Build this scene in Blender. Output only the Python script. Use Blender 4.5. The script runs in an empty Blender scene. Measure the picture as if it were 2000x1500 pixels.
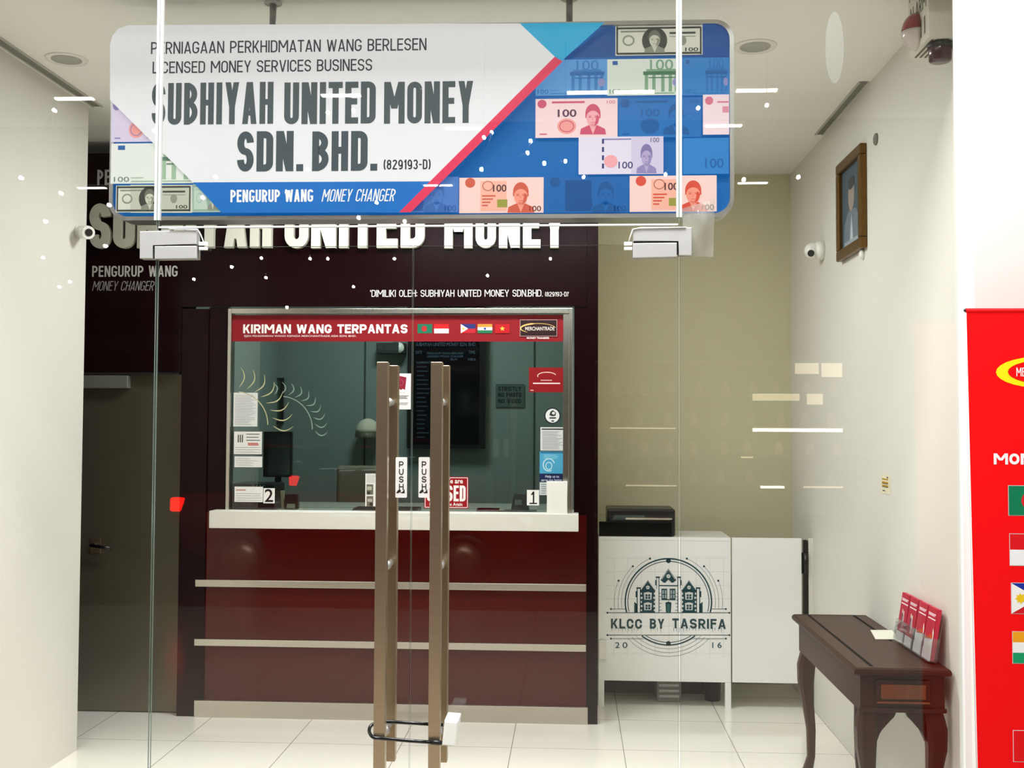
import bpy, bmesh, math, random
from mathutils import Vector, Matrix
random.seed(7)
SC = bpy.context.scene
COL = SC.collection
PI = math.pi

# ------------------------------------------------------------------ camera
F = 2150.0
YAW, PITCH, ROLL = math.atan(118 / F), math.atan(78 / F), 0.0045
CAM = Vector((0, 0, 1.74))
_fw = Vector((-math.sin(YAW) * math.cos(PITCH), math.cos(YAW) * math.cos(PITCH), math.sin(PITCH)))
_r = Vector((math.cos(YAW), math.sin(YAW), 0))
_u = _r.cross(_fw)
_r2 = _r * math.cos(ROLL) + _u * math.sin(ROLL)
_u2 = -_r * math.sin(ROLL) + _u * math.cos(ROLL)
cam = bpy.data.cameras.new('camera')
cam.sensor_fit = 'HORIZONTAL'
cam.sensor_width = 36.0
cam.lens = F / 2000 * 36.0
cam.clip_start = 0.05
camo = bpy.data.objects.new('camera', cam)
COL.objects.link(camo)
M = Matrix((( _r2.x, _u2.x, -_fw.x, CAM.x), (_r2.y, _u2.y, -_fw.y, CAM.y), (_r2.z, _u2.z, -_fw.z, CAM.z), (0, 0, 0, 1)))
camo.matrix_world = M
SC.camera = camo

# ------------------------------------------------------------------ world, exposure, lamps
SC.view_settings.view_transform = 'Standard'
SC.view_settings.look = 'None'
SC.view_settings.gamma = 1.0
SC.view_settings.use_curve_mapping = False
SC.view_settings.exposure = 0.24
w = bpy.data.worlds.new('world'); SC.world = w
w.use_nodes = True
w.node_tree.nodes['Background'].inputs[0].default_value = (1.0, 0.99, 0.98, 1)
w.node_tree.nodes['Background'].inputs[1].default_value = 0.2

def area(name, loc, sx, sy, power, color=(.90, .945, 1), rot=(0, 0, 0)):
    l = bpy.data.lights.new(name, 'AREA'); l.shape = 'RECTANGLE'; l.size = sx; l.size_y = sy
    l.energy = power; l.color = color
    o = bpy.data.objects.new(name, l); COL.objects.link(o); o.location = loc; o.rotation_euler = rot
    return o

# added area lights out of sight: shop ceiling behind the sign, bare ones outside
LAMPS = [((-1.2, 5.5, 3.43), .5, .4, 27), ((-0.6, 5.5, 3.43), .5, .4, 27), ((0.0, 5.5, 3.43), .5, .4, 27)]
for i, (p, sx, sy, e) in enumerate(LAMPS):
    area('shop_fill', p, sx, sy, e)
for x in (-3.0, 0.2, 3.2):
    area('arcade_fill', (x, 1.6, 4.55), 1.4, .4, 45)  # bare area light added outside to brighten the front, no fixture
for x in (-2.1, -0.7, 0.7):
    area('entrance_fill', (x, 3.1, 4.55), 1.0, .7, 95)  # added to wash the lower walls through the glass, no fixture
area('teller_light', (-1.1, 7.3, 3.2), .5, .5, 42, (.82, .94, 1))

# ------------------------------------------------------------------ pixel helpers (2000 x 1500 frame)
def ray(x, y):
    return _fw * F + _r2 * (x - 1000) + _u2 * (750 - y)
def at(x, y, Y):
    d = ray(x, y); return CAM + d * (Y / d.y)
def onz(x, y, Z):
    d = ray(x, y); return CAM + d * ((Z - CAM.z) / d.z)
def onx(x, y, X):
    d = ray(x, y); return CAM + d * (X / d.x)

# ------------------------------------------------------------------ materials
def lin(h):
    h = h.lstrip('#'); v = [int(h[i:i + 2], 16) / 255 for i in (0, 2, 4)]
    return tuple((c / 12.92 if c <= .04045 else ((c + .055) / 1.055) ** 2.4) for c in v) + (1,)
_mats = {}
def mat(name, hexc, rough=.5, metal=0, emis=0, spec=.5, noise=0, scale=8.0, bump=0, stretch=None, emis_hex=None, coat=0):
    if name in _mats: return _mats[name]
    m = bpy.data.materials.new(name); m.use_nodes = True
    nt = m.node_tree; b = nt.nodes['Principled BSDF']
    c = lin(hexc)
    b.inputs['Base Color'].default_value = c
    b.inputs['Roughness'].default_value = rough
    b.inputs['Metallic'].default_value = metal
    b.inputs['Specular IOR Level'].default_value = spec
    b.inputs['Coat Weight'].default_value = coat
    if emis:
        b.inputs['Emission Color'].default_value = lin(emis_hex) if emis_hex else c
        b.inputs['Emission Strength'].default_value = emis
    if noise or bump:
        tc = nt.nodes.new('ShaderNodeTexCoord'); mp = nt.nodes.new('ShaderNodeMapping')
        n = nt.nodes.new('ShaderNodeTexNoise'); n.inputs['Scale'].default_value = scale; n.inputs['Detail'].default_value = 4
        if stretch: mp.inputs['Scale'].default_value = stretch
        nt.links.new(tc.outputs['Object'], mp.inputs[0]); nt.links.new(mp.outputs[0], n.inputs['Vector'])
        if noise:
            mx = nt.nodes.new('ShaderNodeMix'); mx.data_type = 'RGBA'
            mx.inputs['A'].default_value = tuple(v * (1 - noise) for v in c[:3]) + (1,)
            mx.inputs['B'].default_value = tuple(min(1, v * (1 + noise)) for v in c[:3]) + (1,)
            nt.links.new(n.outputs[0], mx.inputs['Factor']); nt.links.new(mx.outputs['Result'], b.inputs['Base Color'])
        if bump:
            bp = nt.nodes.new('ShaderNodeBump'); bp.inputs['Strength'].default_value = bump; bp.inputs['Distance'].default_value = .01
            nt.links.new(n.outputs[0], bp.inputs['Height']); nt.links.new(bp.outputs[0], b.inputs['Normal'])
    _mats[name] = m
    return m
def ink(h, glow=0):
    if glow:   # backlit translucent print: mostly shines, reflects little
        h = h.lstrip('#'); d = ''.join('%02x' % int(int(h[i:i + 2], 16) * .55) for i in (0, 2, 4))
        return mat('backlit_%s_%s' % (h, str(glow)), d, .45, emis=glow, spec=.25, emis_hex=h)
    return mat('ink_%s_%s' % (h.lstrip('#'), str(glow)), h, .45, emis=glow, spec=.3)
def glass_mat(name, tint='f4faf6', f0=.04, haze=0.0):
    if name in _mats: return _mats[name]
    m = bpy.data.materials.new(name); m.use_nodes = True; nt = m.node_tree; N = nt.nodes; L = nt.links
    N.clear()
    out = N.new('ShaderNodeOutputMaterial'); tr = N.new('ShaderNodeBsdfTransparent'); gl = N.new('ShaderNodeBsdfGlossy')
    tr.inputs[0].default_value = lin(tint); gl.inputs['Roughness'].default_value = 0.0
    geo = N.new('ShaderNodeNewGeometry'); dot = N.new('ShaderNodeVectorMath'); dot.operation = 'DOT_PRODUCT'
    L.new(geo.outputs['Normal'], dot.inputs[0]); L.new(geo.outputs['Incoming'], dot.inputs[1])
    ab = N.new('ShaderNodeMath'); ab.operation = 'ABSOLUTE'; L.new(dot.outputs['Value'], ab.inputs[0])
    om = N.new('ShaderNodeMath'); om.operation = 'SUBTRACT'; om.inputs[0].default_value = 1; L.new(ab.outputs[0], om.inputs[1])
    pw = N.new('ShaderNodeMath'); pw.operation = 'POWER'; pw.inputs[1].default_value = 5; L.new(om.outputs[0], pw.inputs[0])
    ma = N.new('ShaderNodeMath'); ma.operation = 'MULTIPLY_ADD'; ma.inputs[1].default_value = 1 - f0; ma.inputs[2].default_value = f0
    L.new(pw.outputs[0], ma.inputs[0])
    mx = N.new('ShaderNodeMixShader'); L.new(ma.outputs[0], mx.inputs[0]); L.new(tr.outputs[0], mx.inputs[1]); L.new(gl.outputs[0], mx.inputs[2])
    L.new(mx.outputs[0], out.inputs[0])
    if haze:
        df = N.new('ShaderNodeBsdfDiffuse'); df.inputs[0].default_value = (.9, .9, .88, 1)
        m2 = N.new('ShaderNodeMixShader'); m2.inputs[0].default_value = haze
        L.new(mx.outputs[0], m2.inputs[1]); L.new(df.outputs[0], m2.inputs[2]); L.new(m2.outputs[0], out.inputs[0])
    _mats[name] = m
    return m
def tile_mat(name, hexc, grout, size, ox, oy, rough):
    m = bpy.data.materials.new(name); m.use_nodes = True; nt = m.node_tree; b = nt.nodes['Principled BSDF']
    tc = nt.nodes.new('ShaderNodeTexCoord'); mp = nt.nodes.new('ShaderNodeMapping')
    mp.inputs['Location'].default_value = (ox, oy, 0)
    br = nt.nodes.new('ShaderNodeTexBrick'); br.offset = 0; br.squash = 1
    br.inputs['Scale'].default_value = 1; br.inputs['Mortar Size'].default_value = .0022; br.inputs['Mortar Smooth'].default_value = 0
    br.inputs['Brick Width'].default_value = size; br.inputs['Row Height'].default_value = size
    br.inputs['Color1'].default_value = lin(hexc); br.inputs['Color2'].default_value = lin(hexc); br.inputs['Mortar'].default_value = lin(grout)
    nz = nt.nodes.new('ShaderNodeTexNoise'); nz.inputs['Scale'].default_value = 1.3
    mx = nt.nodes.new('ShaderNodeMix'); mx.data_type = 'RGBA'; mx.blend_type = 'MULTIPLY'; mx.inputs['Factor'].default_value = .12
    nt.links.new(tc.outputs['Object'], mp.inputs[0]); nt.links.new(mp.outputs[0], br.inputs[0]); nt.links.new(mp.outputs[0], nz.inputs['Vector'])
    nt.links.new(br.outputs['Color'], mx.inputs['A']); nt.links.new(nz.outputs[0], mx.inputs['B'])
    nt.links.new(mx.outputs['Result'], b.inputs['Base Color'])
    b.inputs['Roughness'].default_value = rough
    return m
WALL = mat('white_paint', 'dfdcd3', .55, noise=.03, scale=2)
CEIL = mat('ceiling_paint', 'f0efe8', .7, noise=.02, scale=2)
BACKP = mat('olive_grey_paint', 'cdc8a8', .6, noise=.04, scale=2)
WINE = mat('wine_laminate', '4c0c09', .10, noise=.10, scale=1.5, spec=.3)
WINE_D = mat('dark_wine_laminate', '190709', .14, spec=.1, noise=.1, scale=1.5)
STEEL = mat('brushed_steel', 'b8a48a', .30, .95, noise=.10, scale=6, stretch=(1, 1, 40))
STEEL_H = mat('brushed_steel_horizontal', 'd2ccc0', .32, 1, noise=.08, scale=5, stretch=(.6, 1, 30))
CHROME = mat('satin_chrome', 'bdbab6', .45, .6, noise=.08, scale=10)
STONE = mat('white_quartz', 'e4e3d9', .35, noise=.04, scale=60)
BLACK = mat('black_plastic', '0d0e10', .35)
BLACKG = mat('black_gloss', '050608', .12)
GREYP = mat('grey_plastic', '8c8f8c', .45)
WHITEP = mat('white_plastic', 'ecebe4', .35)
LAM = mat('white_laminate', 'f4f4f3', .14, noise=.015, scale=3)
DARKW = mat('dark_mahogany', '341509', .40, spec=.25, noise=.35, scale=6, stretch=(6, 1, 1))
DARKW_L = mat('mahogany_panel', '6e3614', .25, noise=.35, scale=6, stretch=(6, 1, 1))
ACRYL = glass_mat('clear_acrylic', 'f6f8f8', .05, .03)
GLASS = glass_mat('shopfront_glass', 'f8f7f4', .043)
GLASSB = glass_mat('booth_glass', 'dfe7e3', .045)
SEAL = mat('clear_silicone', 'bfc0b9', .3)
EDGE = mat('glass_edge', '6f7f74', .2)
PAPER = mat('paper', 'e9e8e4', .7)
BOOTHW = mat('booth_grey_panel', '7d8a86', .5, noise=.04, scale=2)
DOORM = mat('dark_steel_door', '6c6656', .3, .6, noise=.12, scale=4)

# ------------------------------------------------------------------ mesh builder
class MB:
    def __init__(s): s.bm = bmesh.new(); s.mats = []
    def mi(s, m):
        if m not in s.mats: s.mats.append(m)
        return s.mats.index(m)
    def _faces(s, verts, faces, m, smooth=False):
        vs = [s.bm.verts.new(v) for v in verts]; i = s.mi(m); out = []
        for f in faces:
            try: fc = s.bm.faces.new([vs[k] for k in f])
            except ValueError: continue
            fc.material_index = i; fc.smooth = smooth; out.append(fc)
        return vs, out
    def box(s, x0, x1, y0, y1, z0, z1, m, bev=0, seg=2):
        if x0 > x1: x0, x1 = x1, x0
        if y0 > y1: y0, y1 = y1, y0
        if z0 > z1: z0, z1 = z1, z0
        v = [(x, y, z) for z in (z0, z1) for y in (y0, y1) for x in (x0, x1)]
        vs, fs = s._faces(v, [(0, 2, 3, 1), (4, 5, 7, 6), (0, 1, 5, 4), (2, 6, 7, 3), (0, 4, 6, 2), (1, 3, 7, 5)], m)
        if bev:
            es = list({e for f in fs for e in f.edges})
            r = bmesh.ops.bevel(s.bm, geom=es, offset=bev, segments=seg, affect='EDGES', profile=.5)
            for f in r['faces']: f.material_index = s.mi(m)
        return s
    def prism(s, pts, d, m, bev=0, smooth=False):
        """pts: list of 3-D points of one face; d: extrusion vector"""
        n = len(pts); d = Vector(d); v = [Vector(p) for p in pts] + [Vector(p) + d for p in pts]
        fs = [tuple(range(n))[::-1], tuple(range(n, 2 * n))] + [(i, (i + 1) % n, (i + 1) % n + n, i + n) for i in range(n)]
        vs, fcs = s._faces(v, fs, m)
        if smooth:
            for f in fcs[2:]: f.smooth = True
        if bev:
            es = list({e for f in fcs[:2] for e in f.edges})
            r = bmesh.ops.bevel(s.bm, geom=es, offset=bev, segments=2, affect='EDGES', profile=.5)
            for f in r['faces']: f.material_index = s.mi(m)
        return s
    def tube(s, pts, r, m, n=12, caps=True):
        P = [Vector(p) for p in pts]; R = r if isinstance(r, (list, tuple)) else [r] * len(P)
        rings = []; up = None
        for i, p in enumerate(P):
            t = (P[min(i + 1, len(P) - 1)] - P[max(i - 1, 0)]).normalized()
            if up is None: up = t.orthogonal().normalized()
            up = (up - t * up.dot(t)).normalized(); b = t.cross(up)
            rings.append([p + (up * math.cos(a) + b * math.sin(a)) * R[i] for a in [2 * PI * k / n for k in range(n)]])
        v = [q for rg in rings for q in rg]; f = []
        for i in range(len(P) - 1):
            for k in range(n):
                f.append((i * n + k, i * n + (k + 1) % n, (i + 1) * n + (k + 1) % n, (i + 1) * n + k))
        if caps: f += [tuple(range(n))[::-1], tuple(range((len(P) - 1) * n, len(P) * n))]
        vs, fs = s._faces(v, f, m, True)
        if caps: fs[-1].smooth = fs[-2].smooth = False
        return s
    def lathe(s, prof, c, m, n=24, axis='Z'):
        """prof: (r, h) pairs around axis through c"""
        c = Vector(c); v = []; f = []
        for r, h in prof:
            for k in range(n):
                a = 2 * PI * k / n; q = (max(r, 1e-5) * math.cos(a), max(r, 1e-5) * math.sin(a), h)
                if axis == 'Y': q = (q[0], q[2], q[1])
                if axis == 'X': q = (q[2], q[0], q[1])
                v.append(c + Vector(q))
        for i in range(len(prof) - 1):
            for k in range(n):
                f.append((i * n + k, i * n + (k + 1) % n, (i + 1) * n + (k + 1) % n, (i + 1) * n + k))
        f += [tuple(range(n))[::-1], tuple(range((len(prof) - 1) * n, len(prof) * n))]
        s._faces(v, f, m, True); return s
    def ball(s, c, r, m, n=12, sc=(1, 1, 1)):
        prof = []
        k = max(6, n // 2)
        v = []; f = []
        for i in range(k + 1):
            a = -PI / 2 + PI * i / k
            for j in range(n):
                b = 2 * PI * j / n
                v.append(Vector(c) + Vector((r * sc[0] * max(math.cos(a), 1e-4) * math.cos(b), r * sc[1] * max(math.cos(a), 1e-4) * math.sin(b), r * sc[2] * math.sin(a))))
        for i in range(k):
            for j in range(n): f.append((i * n + j, i * n + (j + 1) % n, (i + 1) * n + (j + 1) % n, (i + 1) * n + j))
        s._faces(v, f, m, True); return s
    def loft(s, rings, m, closed=True, smooth=True, caps=True):
        n = len(rings[0]); v = [Vector(q) for rg in rings for q in rg]; f = []
        for i in range(len(rings) - 1):
            for k in range(n if closed else n - 1):
                f.append((i * n + k, i * n + (k + 1) % n, (i + 1) * n + (k + 1) % n, (i + 1) * n + k))
        if caps: f += [tuple(range(n))[::-1], tuple(range((len(rings) - 1) * n, len(rings) * n))]
        s._faces(v, f, m, smooth); return s

BASE = {}
def tag(o, label=None, cat=None, group=None, kind=None):
    if label: o['label'] = label
    if cat: o['category'] = cat
    if group: o['group'] = group
    if kind: o['kind'] = kind
    return o
def thing(name, label, cat, loc=(0, 0, 0), group=None, kind=None):
    o = bpy.data.objects.new(name, None); COL.objects.link(o); o.location = loc; o.empty_display_size = .05
    BASE[o] = Vector(loc)
    return tag(o, label, cat, group, kind)
def obj(name, mb, parent=None, label=None, cat=None, group=None, kind=None, normals=True):
    bm = mb.bm
    if normals: bmesh.ops.recalc_face_normals(bm, faces=bm.faces[:])
    if parent is not None:
        off = BASE[parent]
    else:
        xs = [v.co for v in bm.verts]
        lo = [min(c[i] for c in xs) for i in range(3)]; hi = [max(c[i] for c in xs) for i in range(3)]
        off = Vector(((lo[0] + hi[0]) / 2, (lo[1] + hi[1]) / 2, lo[2]))
    for v in bm.verts: v.co -= off
    me = bpy.data.meshes.new(name); bm.to_mesh(me); bm.free()
    for m in mb.mats: me.materials.append(m)
    o = bpy.data.objects.new(name, me); COL.objects.link(o)
    if parent is not None: o.parent = parent
    else: o.location = off
    BASE[o] = off
    return tag(o, label, cat, group, kind)
def copy_tree(src, delta, label, group=None):
    c = src.copy(); COL.objects.link(c); c.location = src.location + Vector(delta); c['label'] = label
    if group: c['group'] = group
    def rec(a, b):
        for ch in [k for k in COL.objects if k.parent == a]:
            d = ch.copy(); COL.objects.link(d); d.parent = b; rec(ch, d)
    rec(src, c)
    return c

# ------------------------------------------------------------------ lettering
_tc = {}
def glyphs(body, bold=0.0, shear=0.0):
    k = (body, bold, shear)
    if k in _tc: return _tc[k]
    cu = bpy.data.curves.new('lettering', 'FONT'); cu.body = body; cu.offset = bold; cu.shear = shear
    cu.resolution_u = 4; cu.dimensions = '2D'; cu.fill_mode = 'FRONT'
    o = bpy.data.objects.new('lettering', cu); COL.objects.link(o)
    dg = bpy.context.evaluated_depsgraph_get(); dg.update()
    me = bpy.data.meshes.new_from_object(o.evaluated_get(dg))
    v = [(p.co.x, p.co.y) for p in me.vertices]; f = [tuple(p.vertices) for p in me.polygons]
    bpy.data.objects.remove(o); bpy.data.curves.remove(cu); bpy.data.meshes.remove(me)
    _tc[k] = (v, f)
    return v, f
def cap(bold):
    v, f = glyphs('H', bold); return max(p[1] for p in v), min(p[1] for p in v)


# block capitals drawn as strokes (used for signs in a plain engineering face)
def _stadium(cx, cy, rx, ry, a0, a1, n=10):
    return [(cx + rx * math.cos(math.radians(a0 + (a1 - a0) * k / n)), cy + ry * math.sin(math.radians(a0 + (a1 - a0) * k / n))) for k in range(n + 1)]
WID = {'I': 0, 'M': 1.42, 'W': 1.5, 'E': .88, 'F': .86, 'L': .84, 'T': .95, '1': .55, 'J': .75, '.': 0, ':': 0, "'": 0, '-': .6, '(': .35, ')': .35, 'A': 1.1, 'V': 1.08, 'Y': 1.08, ' ': .55, 'X': 1.05, 'N': 1.05, 'G': 1.03, 'O': 1.02}
def stroke_glyph(ch, w, h, t):
    """polygons of one character in a box w x h with stroke t (t: vertical stems)"""
    Q = []
    bar = lambda x0, y0, x1, y1: Q.append([(x0, y0), (x1, y0), (x1, y1), (x0, y1)])
    def dia(x0, y0, x1, y1):
        hw = t / 2 * math.hypot(x1 - x0, y1 - y0) / abs(y1 - y0) * .96
        Q.append([(x0 - hw, y0), (x0 + hw, y0), (x1 + hw, y1), (x1 - hw, y1)])
    def path(P):
        n = len(P); L = []; R = []
        for i in range(n):
            a = P[max(i - 1, 0)]; b = P[min(i + 1, n - 1)]; dx, dy = b[0] - a[0], b[1] - a[1]; l = math.hypot(dx, dy) or 1
            L.append((P[i][0] - dy / l * t / 2, P[i][1] + dx / l * t / 2)); R.append((P[i][0] + dy / l * t / 2, P[i][1] - dx / l * t / 2))
        for i in range(n - 1): Q.append([R[i], R[i + 1], L[i + 1], L[i]])
    k = t / 2; rx = w / 2 - k; ry = min(rx * 1.05, h * .5 - k); cx = w / 2; top = h - k - ry; bot = k + ry
    def bowl(x0, ya, yb, x1):
        r = (yb - ya) / 2; q = min(r, x1 - x0); return [(x0, yb), (x1 - q, yb)] + _stadium(x1 - q, (ya + yb) / 2, q, r, 90, -90, 12)[1:-1] + [(x1 - q, ya), (x0, ya)]
    if ch == 'A': hw = k * 1.1; dia(hw, 0, cx - k * .12, h); dia(w - hw, 0, cx + k * .12, h); bar(w * .22, h * .2, w * .78, h * .2 + t * .9)
    elif ch == 'B': bar(0, 0, t, h); path(bowl(k, k, h * .52, w - k)); path(bowl(k, h * .52, h - k, w - k * 1.2))
    elif ch in 'CG':
        P = [(w - k, top - ry * .0 if ch == 'G' else top)] + _stadium(cx, top, rx, ry, 0, 180)[1:] + _stadium(cx, bot, rx, ry, 180, 360)
        path(P)
        if ch == 'G': bar(w - t, bot - .01 * h, w, h * .5); bar(cx, h * .5 - t * .9, w, h * .5)
        else: bar(w - t, top - h * .06, w, top); bar(w - t, bot, w, bot + h * .06)
    elif ch == 'D': bar(0, 0, t, h); path([(k, h - k), (w - k - min(ry, rx), h - k)] + _stadium(w - k - rx, top, rx, ry, 90, 0)[1:] + _stadium(w - k - rx, bot, rx, ry, 0, -90)[:-1] + [(w - k - rx, k), (k, k)])
    elif ch in 'EF':
        bar(0, 0, t, h); bar(t, h - t, w, h); bar(t, h * .53 - k, w * .92, h * .53 + k)
        if ch == 'E': bar(t, 0, w, t)
    elif ch == 'H': bar(0, 0, t, h); bar(w - t, 0, w, h); bar(t, h * .52 - k, w - t, h * .52 + k)
    elif ch == 'I': bar(0, 0, t, h)
    elif ch == 'J': bar(w - t, bot, w, h); path(_stadium(cx, bot, rx, ry, 0, -180))
    elif ch == 'K': bar(0, 0, t, h); dia(t * 1.1, h * .38, w - k * 1.2, h); dia(w - k * 1.1, 0, t * 1.6, h * .58)
    elif ch == 'L': bar(0, 0, t, h); bar(t, 0, w, t)
    elif ch == 'M': bar(0, 0, t, h); bar(w - t, 0, w, h); dia(cx, h * .36, k * 1.15, h); dia(cx, h * .36, w - k * 1.15, h)
    elif ch == 'N': bar(0, 0, t, h); bar(w - t, 0, w, h); dia(w - k * 1.2, 0, k * 1.2, h)
    elif ch in 'O0': path(_stadium(cx, top, rx, ry, 0, 180) + _stadium(cx, bot, rx, ry, 180, 360) + [(w - k, top)])
    elif ch in 'PR':
        bar(0, 0, t, h); path(bowl(k, h * .44, h - k, w - k))
        if ch == 'R': dia(w - k * 1.1, 0, w * .48, h * .46)
    elif ch == 'S':
        r2 = (h - t) / 4; q = rx
        path([(w - k, h - k - r2 * .95)] + _stadium(cx, h - k - r2, q, r2, 0, 180, 12)[1:] + _stadium(cx, h - k - r2, q, r2, 180, 262, 6)[1:] + _stadium(cx, k + r2, q, r2, 82, 0, 6) + _stadium(cx, k + r2, q, r2, 0, -180, 12)[1:])
    elif ch == 'T': bar(0, h - t, w, h); bar(cx - k, 0, cx + k, h - t)
    elif ch == 'U': path([(k, h)] + _stadium(cx, bot, rx, ry, 180, 360) + [(w - k, h)])
    elif ch == 'V': hw = k * 1.1; dia(cx - k * .1, 0, hw, h); dia(cx + k * .1, 0, w - hw, h)
    elif ch == 'W': hw = k * 1.05; dia(w * .28, 0, hw, h); dia(w * .28, 0, cx, h * .95); dia(w * .72, 0, cx, h * .95); dia(w * .72, 0, w - hw, h)
    elif ch == 'X': dia(k * 1.2, 0, w - k * 1.2, h); dia(w - k * 1.2, 0, k * 1.2, h)
    elif ch == 'Y': bar(cx - k, 0, cx + k, h * .48); dia(cx, h * .4, k * 1.15, h); dia(cx, h * .4, w - k * 1.15, h)
    elif ch == 'Z': bar(0, 0, w, t); bar(0, h - t, w, h); dia(k * 1.3, t, w - k * 1.3, h - t)
    elif ch == '1': bar(w - t, 0, w, h); dia(k, h * .72, w - k, h * .97)
    elif ch == '2': path(_stadium(cx, h - k - rx, rx, rx, 170, -35, 12) + [(k * 1.2, t)]); bar(0, 0, w, t)
    elif ch == '3': path(_stadium(cx, h * .74 - k * .3, rx, h * .26 - k * .7, 160, -85, 12)); path(_stadium(cx, h * .27, rx, h * .27 - k, 85, -165, 12))
    elif ch == '6': path(_stadium(cx, k + h * .29, rx, h * .29, 0, 360, 18)); path([(k, h * .3)] + _stadium(cx, h - k - ry, rx, ry, 180, 40, 8))
    elif ch == '8': path(_stadium(cx, k + h * .25, rx, h * .25, 0, 360, 18)); path(_stadium(cx, h - k - h * .21, rx * .92, h * .21, 0, 360, 18))
    elif ch == '9': path(_stadium(cx, h - k - h * .29, rx, h * .29, 0, 360, 18)); path([(w - k, h * .7)] + _stadium(cx, k + ry, rx, ry, 0, -140, 8))
    elif ch == '.': bar(0, 0, t, t)
    elif ch == ':': bar(0, h * .1, t, h * .1 + t); bar(0, h * .55, t, h * .55 + t)
    elif ch == "'": bar(0, h * .72, t * .8, h)
    elif ch == '-': bar(0, h * .42, w, h * .42 + t * .9)
    elif ch == '(': path(_stadium(w * 1.5, h / 2, w * 1.4, h * .62, 125, 235, 8))
    elif ch == ')': path(_stadium(-w * .5, h / 2, w * 1.4, h * .62, 55, -55, 8))
    return Q
def stroke_text(body, width, h, tf, gap=.11, shear=0):
    """-> list of (char, polygons) filling the width"""
    t = tf * h
    nI = 0; units = 0; g_ = gap * h * (.6 + tf * 2)
    fixed = 0
    for ch in body:
        u = WID.get(ch, 1.0)
        if u == 0: fixed += t
        units += u
    fixed += g_ * (len(body) - 1)
    if width - fixed < .5 * width: fixed_s = (.3 * width) / max(fixed - t * 0, 1e-9); g_ *= min(1, fixed_s * 1.2); fixed = sum(t for ch in body if WID.get(ch, 1) == 0) + g_ * (len(body) - 1)
    uw = (width - fixed) / units; t = min(t, uw * .42); cur = 0; out = []
    for ch in body:
        u = WID.get(ch, 1.0); w_ = t if u == 0 else u * uw
        if ch != ' ':
            tt = t
            out.append((ch, [[(cur + x + shear * y, y) for x, y in q] for q in stroke_glyph(ch, w_, h, tt)]))
        cur += w_ + g_
    return out

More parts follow.
